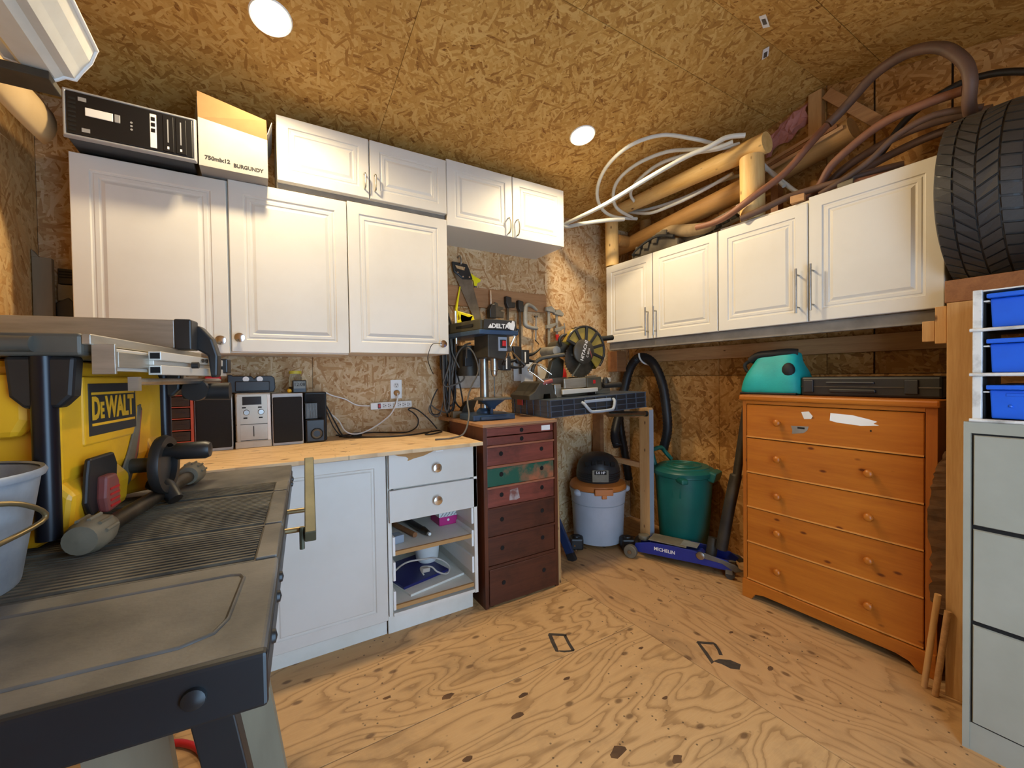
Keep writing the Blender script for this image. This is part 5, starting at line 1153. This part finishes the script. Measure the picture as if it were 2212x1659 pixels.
# roof timber at the gable
solo('gable_stud', 'short vertical stud at the top of the right wall under the ridge', 'stud', MB().box(XB - .045, XB - .001, 1.107, 1.174, 2.45, zceil(1.174) - .004), 'lumber', bevel=.002)
solo('gable_brace', 'short diagonal wooden brace beside the gable stud', 'brace', MB().beam((XB - .024, 1.085, 2.775), (XB - .024, .86, 2.50), .04, .055, (0, 1, 1)), 'lumber_y', bevel=.002)
ins = MB(); N1, N2 = 10, 8
for i in range(N1):
    for j in range(N2):
        u, v = i / (N1 - 1), j / (N2 - 1)
        y = 1.43 - u * .24; z = 2.57 + u * .10 + v * (.10 + .02 * u)
        bulge = .018 * math.sin(PI * u) * math.sin(PI * v) + rnd.uniform(0, .03)
        ins.v.append(Vector((XB - .002 - bulge, y + rnd.uniform(-.012, .012), z + rnd.uniform(-.02, .02))))
for i in range(N1 - 1):
    for j in range(N2 - 1): ins.f.append([i * N2 + j, (i + 1) * N2 + j, (i + 1) * N2 + j + 1, i * N2 + j + 1])
solo('insulation', 'torn tuft of pink insulation poking out at the top of the right wall', 'insulation', ins, 'pink_foam')
for x, y, r_ in ((1.98, 1.03, .3), (2.20, 1.14, .55)):
    z = zceil(y) - .002
    lb = thing('board_label', 'small white printed label on the ceiling board ' + ('near the ridge' if y < 1.1 else 'above the hose arch'), 'label', (x, y, z), rot=(math.atan((ZA - ZR) / (YA - YR)) if y > YR else math.atan(.28), 0, r_))
    part('paper', MB().box(-.045, .045, -.014, .014, -.0015, -.0003), 'label_white', lb, True)
    part('barcode', MB().box(-.018, .022, -.008, .008, -.0022, -.0015), 'cast_grey', lb, True)

# ------------------------------------------------------------------ on the dresser
BX = thing('teal_bag', 'teal canvas tool bag with black trim on the pine dresser', 'bag', (2.45, 1.22, DH))
bg_ = MB(); NB = 9
prof = [(0, .158, .105), (.012, .162, .11), (.10, .152, .10), (.17, .126, .075), (.215, .118, .05), (.235, .116, .036)]
for (z, hw, hd) in prof:
    for (a, b) in ((-1, -1), (-.5, -1.08), (.1, -.98), (.6, -1.06), (1, -.95), (1.04, 0), (1, 1), (0, 1.05), (-1, 1), (-1.05, 0)):
        bg_.v.append(Vector((2.47 + b * hd + rnd.uniform(-.016, .016) * (z > .05), 1.225 - a * hw + rnd.uniform(-.010, .010) - z * .15 * (a < 0), DH + z + rnd.uniform(-.005, .005) * (z > 0))))
for i in range(len(prof) - 1):
    for k in range(10): bg_.f.append([i * 10 + k, i * 10 + (k + 1) % 10, (i + 1) * 10 + (k + 1) % 10, (i + 1) * 10 + k])
bg_.f.append(list(range(9, -1, -1))); bg_.f.append([50 + k for k in range(10)])
bo_ = part('body', bg_, 'teal', BX, smooth=80)
ss_ = bo_.modifiers.new('soft', 'SUBSURF'); ss_.levels = 2; ss_.render_levels = 2
part('top_trim', MB().tube([(2.43, 1.345, DH + .190), (2.425, 1.30, DH + .216), (2.425, 1.22, DH + .222), (2.43, 1.15, DH + .226), (2.45, 1.11, DH + .222)], .022, 8, 4), 'bag_black', BX, smooth=60)
part('side_handle', MB().tube([(2.45, 1.335, DH + .20), (2.44, 1.385, DH + .17), (2.44, 1.372, DH + .13), (2.44, 1.34, DH + .12)], .010, 8, 4), 'bag_black', BX, smooth=60)
part('patch', MB().sphere((2.385, 1.125, DH + .130), (.022, .032, .040), 14, 10), 'bag_black', BX, smooth=60)
part('bottom_piping', MB().tube([(2.365, 1.37, DH + .006), (2.36, 1.22, DH + .006), (2.365, 1.08, DH + .006)], .006, 8, 2), 'bag_black', BX, smooth=60)
bc = thing('long_case', 'long flat black plastic case lying on the pine dresser', 'case', (2.52, .82, DH))
part('shell', MB().box(2.385, 2.66, .545, 1.066, DH + .001, DH + .094), 'black_plastic', bc, bevel=.010)
part('lid_band', MB().box(2.381, 2.664, .548, 1.063, DH + .044, DH + .049), 'dark_steel', bc)
part('handle', MB().box(2.374, 2.388, .76, .94, DH + .020, DH + .036), 'black_plastic', bc, bevel=.004)
part('top_ridge', MB().obox((2.383, .86, DH + .066), (.012, .19, .010), (0, 0, 0)), 'case_black', bc, bevel=.004)
for y in (1.03, .64): part('latch', MB().box(2.376, 2.388, y - .022, y + .022, DH + .018, DH + .080), 'case_black', bc, bevel=.003)

# ------------------------------------------------------------------ post, beam, tyre, trays
solo('timber_post', 'pale upright timber post between the dresser and the filing cabinet', 'post', MB().box(2.205, 2.243, .402, .494, 0, 1.483), 'lumber', bevel=.002)
solo('timber_beam', 'brown horizontal beam under the tyre resting on the post', 'beam', MB().box(2.205, 2.243, -.30, .500, 1.484, 1.566), 'brown_board', bevel=.002)
solo('shelf_board', 'plywood shelf behind the beam carrying the tyre', 'shelf', MB().box(2.244, XB - .002, -.30, .50, 1.545, 1.563), 'ply_counter')
solo('timber_block', 'short timber block under the end of the right cabinets', 'wood block', MB().box(2.23, 2.262, .500, .532, 1.335, 1.476), 'lumber', bevel=.002)
solo('timber_block', 'second smaller timber block beside the post under the cabinets', 'wood block', MB().box(2.236, 2.262, .534, .570, 1.345, 1.424), 'lumber', bevel=.002)

TR, TXC, TZC, TW = .322, 2.42, 1.889, .235
TY = .285 + .235                                    # left sidewall plane
ty = thing('car_tyre', 'worn black car tyre standing on the beam at the right edge', 'tyre', (TXC, TY - TW / 2, TZC - TR))
tp = [(.205, .045), (.225, .015), (.262, .0), (.292, .008), (.308, .022), (.3125, .038), (.314, TW / 2), (.3125, TW - .038), (.308, TW - .022), (.292, TW - .008), (.262, TW), (.225, TW - .015), (.205, TW - .045)]
part('carcass', MB().lathe([(r, -h) for r, h in tp], (TXC, TY, TZC), 'y', 72, cap=False), 'rubber', ty, smooth=40)
# tread blocks in four rows, slanted, with open grooves between them
tb = MB(); rows_ = [(.016, .058, .030), (.064, .113, .055), (.119, .168, -.030), (.174, .219, .012)]
NBK = 46
for (h0, h1, sl) in rows_:
    for k in range(NBK):
        a0 = 2 * PI * k / NBK; a1 = a0 + 2 * PI / NBK * .80; vs = []
        for rr in (.306, .3215):
            for (a, h, s_) in ((a0, h0, 0), (a1, h0, 0), (a1, h1, sl), (a0, h1, sl)):
                aa = a + s_ / .32; edge = .006 if (h < .03 or h > TW - .03) and rr > .31 else 0
                r2 = rr - edge
                vs.append((TXC + r2 * math.cos(aa), TY - h, TZC + r2 * math.sin(aa)))
        tb.add(vs, [(0, 1, 2, 3), (7, 6, 5, 4), (0, 4, 5, 1), (1, 5, 6, 2), (2, 6, 7, 3), (3, 7, 4, 0)])
part('tread', tb, 'rubber', ty)

rk = thing('tray_rack', 'white painted metal rack holding the blue trays on the filing cabinet', 'rack', (2.10, .20, 1.0665))
RX0, RY0, RZ0 = 1.955, .378, 1.0665
part('side_plate', MB().box(RX0 + .012, RX0 + .34, RY0 - .004, RY0, RZ0, 1.478), 'rack_rust', rk)
part('side_plate', MB().box(RX0 + .012, RX0 + .34, -.074, -.070, RZ0, 1.478), 'rack_rust', rk)
part('corner_upright', MB().box(RX0 - .003, RX0 + .012, RY0 - .020, RY0 + .001, RZ0, 1.484), 'rack_white', rk, bevel=.002)
part('corner_upright', MB().box(RX0 - .003, RX0 + .012, -.074, -.055, RZ0, 1.484), 'rack_white', rk, bevel=.002)
part('inner_edge', MB().box(RX0 + .014, RX0 + .05, RY0 - .022, RY0 - .006, RZ0, 1.475), 'black_gap', rk)
for z in (1.072, 1.217, 1.358): part('front_bar', MB().cyl((RX0 - .006, RY0 + .006, z), (RX0 - .006, -.078, z), .0055, n=10), 'rack_white', rk, smooth=40)
for z in (1.078, 1.222, 1.363):
    part('shelf_sheet', MB().box(RX0 + .012, RX0 + .34, -.07, RY0 - .004, z - .006, z - .002), 'rack_rust', rk)
    part('slide', MB().box(RX0 + .004, RX0 + .33, RY0 - .034, RY0 - .022, z + .082, z + .086), 'rack_white', rk)
part('top_sheet', MB().box(RX0, RX0 + .34, -.07, RY0 - .0, 1.478, 1.482), 'rack_white', rk)
for i, (z, nm) in enumerate(((1.364, 'topmost'), (1.223, 'middle'), (1.079, 'lowest'))):
    b_ = thing('storage_tray', nm + ' of the three bright blue plastic trays in the white rack', 'tray', (2.10, .16, z))
    part('body', MB().prism([(-.048, z), (.340, z), (.344, z + .090), (-.052, z + .090)], RX0 + .012, RX0 + .31, 'x'), 'bin_blue', b_, bevel=.004)
    part('rim', MB().box(RX0 - .006, RX0 + .315, -.054, .349, z + .091, z + .105), 'bin_blue', b_, bevel=.003)
    if i == 2:
        part('grip_recess', MB().box(RX0 + .0095, RX0 + .0125, .20, .31, z + .070, z + .080), 'bin_blue', b_, bevel=.002)
        part('stud', MB().sphere((RX0 + .011, .30, z + .04), .005, 8, 6), 'bin_blue', b_)

# cardboard / bark strip and sticks by the post
bk = MB(); pts_ = [(.515, .92), (.535, .86), (.548, .815), (.556, .76), (.560, .683), (.556, .60), (.548, .485), (.552, .40), (.550, .335), (.535, .285), (.515, .277)]
for (y, z) in [((a_[0] + (b_[0] - a_[0]) * q_) + rnd.uniform(-.010, .004), a_[1] + (b_[1] - a_[1]) * q_) for a_, b_ in zip(pts_[:-1], pts_[1:]) for q_ in (0, .25, .5, .75)]:
    for yy, xx in ((y, 2.256), (y - .004, 2.264), (.500, 2.264), (.500, 2.256)): bk.v.append(Vector((xx + rnd.uniform(-.003, .003), yy, z)))
for i in range(len(bk.v) // 4 - 1):
    for k in range(4): bk.f.append([i * 4 + k, i * 4 + (k + 1) % 4, i * 4 + 4 + (k + 1) % 4, i * 4 + 4 + k])
bk.f.append([0, 1, 2, 3]); bk.f.append([len(bk.v) - 1, len(bk.v) - 2, len(bk.v) - 3, len(bk.v) - 4])
solo('bark_strip', 'ragged brown strip of cardboard hanging between the dresser and the post', 'cardboard', bk, 'bark')
solo('wooden_stick', 'pale round stick leaning on the post in front of the dresser foot', 'stick', MB().cyl((2.193, .550, .001), (2.194, .512, .38), .010, n=10), 'lumber', 40)
solo('wooden_stick', 'darker round stick beside the pale one at the post foot', 'stick', MB().cyl((2.166, .512, .001), (2.190, .484, .33), .010, n=10), 'lumber_x', 40)

# ------------------------------------------------------------------ folding workbench (left foreground)
WB = thing('workbench', 'black folding workbench with ribbed jaws carrying the yellow table saw', 'workbench', (0, .533, 0), rz=-.085)
BZ, BWD, BLN = .94, .735, 1.11
def wpart(name, mb, mat, **k): return part(name, mb, mat, WB, True, **k)
def slab(v0, v1, z0, z1, mat, nm, u0=-BWD, u1=0.0, bev=.004): return wpart(nm, MB().box(u0, u1, v0, v1, z0, z1), mat, bevel=bev)
slab(.0, .268, BZ - .022, BZ - .003, 'bench_grey', 'front_panel')
wpart('panel_emboss', MB().tube([(-.060, .222, BZ - .004), (-.047, .217, BZ - .004), (-.042, .204, BZ - .004), (-.046, .085, BZ - .004), (-.056, .058, BZ - .004), (-.085, .044, BZ - .004), (-.66, .040, BZ - .004), (-.69, .06, BZ - .004), (-.69, .20, BZ - .004), (-.66, .222, BZ - .004)], .0035, 6, 0, closed=True), 'bench_grey', smooth=60)
slab(.270, .445, BZ - .022, BZ - .004, 'bench_rib', 'jaw')
slab(.455, .728, BZ - .022, BZ - .004, 'bench_rib', 'jaw')
slab(.738, .850, BZ - .022, BZ - .004, 'bench_rib', 'jaw')
slab(.852, BLN, BZ - .022, BZ - .003, 'bench_grey', 'rear_panel')
v = .276
while v < .846:
    if not (.438 < v < .458 or .72 < v < .742): wpart('rib', MB().box(-BWD + .01, -.035, v, v + .0062, BZ - .005, BZ), 'bench_rib')
    v += .0125
for v0, v1 in ((.270, .445), (.455, .728), (.738, .850)): wpart('jaw_end', MB().box(-.033, -.002, v0, v1, BZ - .005, BZ), 'bench_grey', bevel=.002)
slab(-.006, BLN, BZ - .062, BZ - .0225, 'bench_frame', 'side_rail', -.012, .002)
slab(-.006, BLN, BZ - .062, BZ - .0225, 'bench_frame', 'side_rail', -BWD - .002, -BWD + .012)
slab(-.010, .004, BZ - .062, BZ - .002, 'bench_frame', 'front_apron', -BWD, .003)
slab(BLN - .004, BLN + .010, BZ - .062, BZ - .022, 'bench_frame', 'rear_apron')
wpart('apron_bolt', MB().lathe([(.0115, 0), (.0105, -.004), (.004, -.007), (0, -.007)], (-.062, -.010, BZ - .030), 'y', 16), 'bench_frame', smooth=50)
for v in (.08, .19, .26, .95, 1.02): wpart('side_bolt', MB().lathe([(.009, 0), (.008, .004), (0, .006)], (.002, v, BZ - .035), 'x', 12), 'bench_frame', smooth=50)
for a, b in (((-.075, .10, BZ - .06), (.05, .19, .005)), ((-.17, .95, BZ - .06), (-.17, .86, .005)), ((-.62, .10, BZ - .06), (-.66, .19, .005)), ((-.62, .95, BZ - .06), (-.66, .86, .005))):
    lg = wpart('leg', MB().beam(a, b, .028, .045, (1, 0, .2)), 'bench_frame', bevel=.002)
wpart('leg_brace', MB().beam((-.050, .205, .86), (.060, .25, .02), .018, .05, (1, 0, .1)), 'grey_wood')
wpart('leg_brace', MB().beam((-.19, .20, .86), (-.12, .25, .02), .018, .09, (1, 0, .1)), 'grey_wood')
wpart('base_tube', MB().cyl((-.30, .12, BZ - .062), (-.24, .16, .10), .018, n=12), 'dark_steel', smooth=40)
wpart('step', MB().box(-.62, -.05, .14, .40, .20, .225), 'grey_wood')
# clamp crank on the right side
for v in (.475, .62): wpart('screw_rod', MB().cyl((-.05, v, BZ - .030), (.055, v, BZ - .030), .006, n=10), 'wire_brass', smooth=40)
wpart('crank_bar', MB().beam((.050, .44, BZ - .038), (.052, .70, BZ + .075), .022, .026, (0, -.3, 1)), 'olive_metal', bevel=.002)
wpart('crank_peg', MB().cyl((.034, .455, BZ - .02), (.034, .455, BZ - .066), .005, n=8), 'olive_metal')

# table saw standing on the bench
TS = thing('table_saw', 'yellow portable table saw with aluminium fence on the folding workbench', 'table saw', (-.25, .97, BZ), rz=-.1745)
def spart(name, mb, mat, **k): return part(name, mb, mat, TS, True, **k)
spart('table', MB().box(-.49, .0, .0, .565, .337, .375), 'saw_table', bevel=.006)
spart('table_slot', MB().tube([(-.47, -.001, .356), (-.06, -.001, .356)], .013, 10), 'saw_table', smooth=50)
spart('table_lip', MB().box(-.001, .012, .0, .565, .356, .374), 'alu', bevel=.002)
spart('front_rail', MB().box(.006, .030, .012, .60, .312, .352), 'alu_white', bevel=.002)
spart('rail_channel', MB().box(.030, .036, .03, .16, .318, .346), 'alu', bevel=.001)
spart('rail_end', MB().box(.008, .040, .008, .014, .306, .358), 'alu', bevel=.001)
rl = spart('sliding_rail', MB().box(.034, .056, .15, .64, .306, .326).box(.034, .056, .15, .64, .336, .354).box(.034, .044, .15, .64, .326, .336), 'alu_white', bevel=.0015)
for z in (.316, .345): part('socket_hole', MB().box(.038, .054, .1485, .151, z - .006, z + .006), 'black_gap', rl, True)
spart('rail_knob', MB().cyl((.056, .33, .331), (.070, .33, .331), .008, n=10), 'black_plastic', smooth=40)
for v in (.40, .43): spart('rail_screw', MB().cyl((.058, v, .345), (.062, v, .345), .005, n=8), 'dark_steel')
spart('rack_rod', MB().cyl((.03, .10, .292), (.03, .66, .292), .007, n=8), 'steel', smooth=40)
spart('rod_stop', MB().box(.022, .038, .095, .108, .275, .302), 'alu')
spart('fence', MB().box(-.56, .005, .385, .430, .3755, .448), 'alu', bevel=.002)
spart('fence_end', MB().box(.005, .042, .380, .436, .372, .450), 'black_plastic', bevel=.004)
spart('fence_lever', MB().prism([(.025, .435), (.045, .44), (.073, .405), (.085, .36), (.083, .305), (.068, .30), (.062, .36), (.03, .38)], .430, .47, 'y'), 'black_plastic', bevel=.005)
spart('fence_catch', MB().box(.05, .068, .60, .645, .315, .36), 'black_plastic', bevel=.004)
spart('rail_crank', MB().cyl((-.02, .53, .265), (.025, .53, .265), .026, n=20), 'black_plastic', smooth=40)
spart('crank_ring', MB().lathe([(.012, 0), (.030, 0), (.031, .016), (.012, .016)], (.02, .47, .268), 'y', 20), 'black_plastic', smooth=40)
spart('crank_knob', MB().cyl((.01, .50, .262), (.095, .505, .262), .022, .025, 18), 'black_plastic', smooth=40)
# yellow housing
spart('housing', MB().prism([(-.45, .06), (-.40, .015), (-.20, .010), (-.085, .05), (-.062, .12), (-.062, .30), (-.075, .335), (-.45, .335)], .055, .50, 'y'), 'yellow', bevel=.014)
spart('side_bulge', MB().prism([(-.45, .20), (-.10, .20), (-.085, .23), (-.085, .31), (-.45, .31)], .03, .06, 'y'), 'yellow', bevel=.012)
spart('grip_pocket', MB().sphere((-.155, .050, .115), (.05, .016, .028), 18, 10), 'press_dark', smooth=60)
pn = spart('logo_frame', MB().box(-.066, -.058, .128, .346, .170, .304), 'yellow', bevel=.004)
pl = spart('logo_plate', MB().box(-.060, -.0565, .142, .332, .187, .290), 'print_dark', bevel=.001)
LM = FRAME[TS] @ face_matrix((-.0558, .237, .2385), (0, 1, 0), (0, 0, 1))
text_mesh('lettering', 'D', .062, 'yellow', TS, FRAME[TS] @ face_matrix((-.0558, .1635, .2385), (0, 1, 0), (0, 0, 1)), sx=.62, bold=.0022)
text_mesh('lettering', 'E', .044, 'yellow', TS, FRAME[TS] @ face_matrix((-.0558, .1865, .2340), (0, 1, 0), (0, 0, 1)), sx=.62, bold=.0018)
text_mesh('lettering', 'WALT', .062, 'yellow', TS, FRAME[TS] @ face_matrix((-.0558, .2590, .2385), (0, 1, 0), (0, 0, 1)), sx=.68, bold=.0022)
for z in (.206, .2675): spart('logo_line', MB().box(-.057, -.0555, .150, .324, z, z + .005), 'yellow')
spart('bevel_slot', MB().prism([(.345, .215), (.365, .235), (.372, .225), (.345, .12), (.305, .065), (.285, .055), (.275, .065), (.315, .13)], -.0625, -.0595, 'x'), 'press_dark')
spart('bevel_scale', MB().prism([(.345, .235), (.362, .238), (.352, .18), (.315, .10), (.270, .06), (.258, .085), (.300, .14), (.335, .20)], -.061, -.057, 'x'), 'foot_grey', bevel=.001)
spart('red_strip', MB().prism([(.358, .225), (.366, .222), (.345, .14), (.312, .085), (.306, .09), (.338, .15)], -.0595, -.0575, 'x'), 'dusty_red')
spart('side_tower', MB().prism([(-.12, .01), (-.055, .02), (-.045, .10), (-.06, .15), (-.12, .18)], .40, .47, 'y'), 'yellow', bevel=.010)
spart('lower_housing', MB().prism([(-.30, .004), (-.10, .004), (-.052, .03), (-.045, .09), (-.075, .125), (-.30, .13)], .06, .27, 'y'), 'yellow', bevel=.010)
spart('switch_bracket', MB().prism([(.100, .150), (.185, .150), (.198, .125), (.193, .08), (.165, .050), (.10, .040), (.085, .07), (.092, .12)], -.048, -.038, 'x'), 'black_plastic', bevel=.004)
spart('switch_paddle', MB().prism([(.120, .112), (.155, .112), (.165, .095), (.168, .045), (.122, .040), (.114, .07)], -.040, -.022, 'x'), 'dusty_red', bevel=.005)
for k in range(4): spart('paddle_groove', MB().box(-.023, -.0205, .126, .160, .050 + k * .011, .054 + k * .011), 'red')
spart('wheel_shaft', MB().cyl((-.10, .305, .098), (-.005, .305, .098), .017, n=16), 'press_dark', smooth=40)
spart('hand_wheel', MB().lathe([(.050, -.010), (.066, -.010), (.070, 0), (.066, .010), (.050, .010), (.048, 0), (.050, -.010)], (.004, .305, .096), 'x', 36, cap=False), 'black_plastic', smooth=50)
spart('wheel_disc', MB().lathe([(.0, -.004), (.050, -.004), (.050, .002), (0, .006)], (.0, .305, .096), 'x', 30), 'case_black', smooth=50)
spart('wheel_knob', MB().lathe([(.010, 0), (.012, .02), (.019, .03), (.021, .085), (.017, .095), (0, .097)], (.006, .285, .128), 'x', 18), 'black_plastic', smooth=50)
spart('lock_lever', MB().tube([(-.03, .325, .055), (.0, .318, .04), (.025, .30, .012)], [.018, .020, .016], 12, 3), 'black_plastic', smooth=60)
# tube frame
for u, v in ((-.060, .022), (-.43, .022), (-.060, .50), (-.43, .50)):
    spart('leg', MB().cyl((u, v, .030), (u, v, .337), .0165, n=18), 'black_tube', smooth=40)
    spart('leg_bracket', MB().prism([(u - .045, .337), (u + .045, .337), (u + .040, .27), (u + .022, .25), (u - .022, .25), (u - .040, .27)], v - .010, v + .020, 'y'), 'black_plastic', bevel=.006)
spart('base_tube', MB().cyl((-.008, .02, .026), (-.008, .53, .026), .0155, n=16), 'dark_steel', smooth=40)
spart('base_tube', MB().cyl((-.43, .02, .026), (-.43, .53, .026), .0155, n=16), 'dark_steel', smooth=40)
for u in (-.008, -.43):
    for v in (.035, .535):
        spart('foot_cap', MB().lathe([(.0, -.045), (.024, -.042), (.030, -.02), (.029, .012), (.020, .040), (.016, .046)], (u, v, .029), 'y', 18), 'foot_grey', smooth=50)
        for k in range(4): spart('foot_rib', MB().tube([(u + .0295 * math.cos(.3 + k * .55), v - .025, .029 + .0295 * math.sin(.3 + k * .55)), (u + .030 * math.cos(.3 + k * .55), v + .012, .029 + .030 * math.sin(.3 + k * .55))], .0032, 6), 'foot_grey', smooth=60)

# galvanised pail
PX, PY, PZ = -.402, .880, BZ + .001
pa = thing('metal_pail', 'small galvanised metal pail with wire handle at the left edge of the workbench', 'pail', (PX, PY, PZ))
part('shell', MB().lathe([(0, 0), (.098, 0), (.100, .004), (.124, .162), (.1215, .162), (.097, .006), (0, .006)], (PX, PY, PZ), n=40), 'galvanized', pa, smooth=40)
part('rim', MB().lathe([(.122, .158), (.128, .156), (.130, .161), (.127, .167), (.122, .165)], (PX, PY, PZ), n=40, cap=False), 'galvanized', pa, smooth=60)
part('ear', MB().obox((PX + .085, PY - .085, PZ + .135), (.03, .012, .045), (0, 0, .78)), 'galvanized', pa, bevel=.003)
part('bail', MB().tube([(PX + .092, PY - .098, PZ + .14), (PX + .125, PY - .06, PZ + .13), (PX + .14, PY - .03, PZ + .10), (PX + .11, PY - .10, PZ + .085), (PX + .03, PY - .148, PZ + .055), (PX - .06, PY - .135, PZ + .03)], .0035, 8, 5), 'wire_brass', pa, smooth=60)
solo('red_hose', 'red air hose on the floor under the workbench', 'hose', MB().tube([(-.45, 1.80, .012), (-.30, 1.80, .012), (-.22, 1.75, .012), (-.17, 1.66, .012), (-.165, 1.56, .012), (-.25, 1.50, .012), (-.40, 1.52, .012)], .011, 10, 5), 'red', 60)

# ------------------------------------------------------------------ top left corner
solo('rack_board', 'dark overhead board fixed to the left wall below the white trough', 'board', MB().box(XC + .001, -.43, 1.50, 1.58, 1.992, 2.012), 'dark_pipe', bevel=.002)
solo('rack_board', 'second dark overhead board nearer the doorway', 'board', MB().box(XC + .001, -.345, .40, .50, 1.985, 2.012), 'dark_pipe', bevel=.002)
tr = thing('plastic_trough', 'white ribbed plastic trough lying on the overhead boards at the top left', 'trough', (-.44, .95, 2.013))
cs_ = [(-.545, 2.085), (-.515, 2.035), (-.495, 2.032), (-.480, 2.016), (-.428, 2.013), (-.412, 2.026), (-.392, 2.026), (-.380, 2.050), (-.362, 2.080), (-.350, 2.118)]
def skin(sec, y0, y1, th):
    mb = MB(); n = len(sec)
    for y in (y0, y1):
        for x, z in sec: mb.v.append(Vector((x, y, z)))
        for x, z in sec: mb.v.append(Vector((x + (.003 if x < -.44 else -.003), y, z + th)))
    for i in range(n - 1):
        mb.f += [[i, i + 1, 2 * n + i + 1, 2 * n + i], [n + i + 1, n + i, 3 * n + i, 3 * n + i + 1]]
        mb.f += [[i + 1, i, n + i, n + i + 1], [2 * n + i, 2 * n + i + 1, 3 * n + i + 1, 3 * n + i]]
    mb.f += [[0, 2 * n, 3 * n, n], [n - 1, 2 * n - 1, 4 * n - 1, 3 * n - 1]]
    return mb
part('shell', skin(cs_, .36, 1.535, .004), 'pipe_white', tr)
part('end_wall', MB().prism([(x, z + .004) for x, z in cs_], 1.515, 1.519, 'y'), 'pipe_white', tr)
part('rim', MB().tube([(x, 1.537, z) for x, z in cs_], .005, 8), 'white_plastic', tr, smooth=60)
part('side_rim', MB().tube([(-.350, .36, 2.118), (-.350, 1.537, 2.118)], .006, 8), 'white_plastic', tr, smooth=60)
kp = MB(); NK = 18
for i in range(9):
    t_ = i / 8
    cx, cy, cz = -.735 + .045 * t_ * t_, 1.75 + .45 * t_, 2.232 - .055 * t_
    for k in range(NK):
        a = -1.0 + 5.2 * k / (NK - 1); r_ = .088 + .014 * k / NK
        kp.v.append(Vector((cx + r_ * math.cos(a) * .85, cy, cz + r_ * math.sin(a))))
for i in range(8):
    for k in range(NK - 1): kp.f.append([i * NK + k, i * NK + k + 1, (i + 1) * NK + k + 1, (i + 1) * NK + k])
o_ = solo('paper_roll', 'loose roll of beige kraft paper hanging under the ceiling at the left wall', 'paper roll', kp, 'kraft', 60)
sm = o_.modifiers.new('thickness', 'SOLIDIFY'); sm.thickness = .002
lb_ = thing('leaning_plank', 'weathered grey plank standing in the back left corner', 'plank', (-.757, 2.52, .9065))
part('plank', MB().box(-.786, -.728, 2.50, 2.53, .9065, 1.755), 'grey_wood', lb_, bevel=.002)
part('notch', MB().prism([(-.786, 1.755), (-.765, 1.755), (-.786, 1.785)], 2.50, 2.53, 'y'), 'grey_wood', lb_)
bq = thing('metal_brackets', 'dark metal hinge plates hanging on the wall left of the big cabinet', 'hinge', (-.69, 2.56, 1.5))
part('plate', MB().box(-.725, -.665, 2.55, 2.578, 1.66, 1.725), 'dark_pipe', bq, bevel=.002)
for k in range(3): part('slot', MB().box(-.72, -.67, 2.547, 2.551, 1.685 + k * .012, 1.690 + k * .012), 'black_gap', bq)
part('block', MB().box(-.725, -.675, 2.54, 2.578, 1.585, 1.655), 'foot_grey', bq, bevel=.003)
part('hook_plate', MB().prism([(-.73, 1.50), (-.655, 1.50), (-.66, 1.56), (-.69, 1.60), (-.73, 1.575)], 2.535, 2.578, 'y'), 'black_plastic', bq, bevel=.003)

# ------------------------------------------------------------------ stains on the plywood floor
def stain(pts, mat='stain_black'):
    part('stain', MB().prism(pts, .0, .0004, 'z'), mat, floor)
stain([(1.150, 1.600), (1.166, 1.612), (1.215, 1.575), (1.232, 1.560), (1.222, 1.548), (1.205, 1.560), (1.178, 1.580)])
stain([(1.152, 1.598), (1.168, 1.590), (1.150, 1.545), (1.133, 1.500), (1.121, 1.478), (1.111, 1.488), (1.130, 1.545)])
stain([(1.212, 1.560), (1.226, 1.556), (1.205, 1.500), (1.190, 1.448), (1.175, 1.452), (1.190, 1.500)])
stain([(1.115, 1.490), (1.13, 1.484), (1.15, 1.47), (1.19, 1.452), (1.182, 1.445), (1.14, 1.462)])
stain([(1.690, 1.190), (1.705, 1.195), (1.760, 1.150), (1.758, 1.135), (1.735, 1.148), (1.71, 1.168)])
stain([(1.692, 1.186), (1.704, 1.180), (1.672, 1.120), (1.640, 1.070), (1.620, 1.068), (1.655, 1.125)])
stain([(1.748, 1.145), (1.76, 1.138), (1.735, 1.10), (1.712, 1.075), (1.70, 1.085), (1.725, 1.11)])
stain([(1.640, 1.075), (1.675, 1.070), (1.71, 1.04), (1.72, 1.00), (1.685, .985), (1.66, 1.01), (1.655, 1.045)])
for x, y, r_ in ((.78, 1.28, .022), (.85, 1.35, .018), (.60, 1.50, .022), (1.05, 1.33, .014), (.98, .98, .03), (1.12, .86, .02), (1.80, .92, .016), (1.45, 1.30, .012), (1.30, 1.05, .012), (.40, 1.62, .014), (.55, 1.22, .016), (1.9, 1.15, .012)):
    stain([(x + .75 * r_ * (1.5 + rnd.uniform(-.3, .3)) * math.cos(2 * PI * k / 9), y + .75 * r_ * (.8 + rnd.uniform(-.25, .25)) * math.sin(2 * PI * k / 9)) for k in range(9)], 'bark')
S.cycles.use_denoising = True; S.cycles.adaptive_threshold = .04
S.cycles.max_bounces = 6; S.cycles.diffuse_bounces = 3; S.cycles.glossy_bounces = 3; S.cycles.transmission_bounces = 4
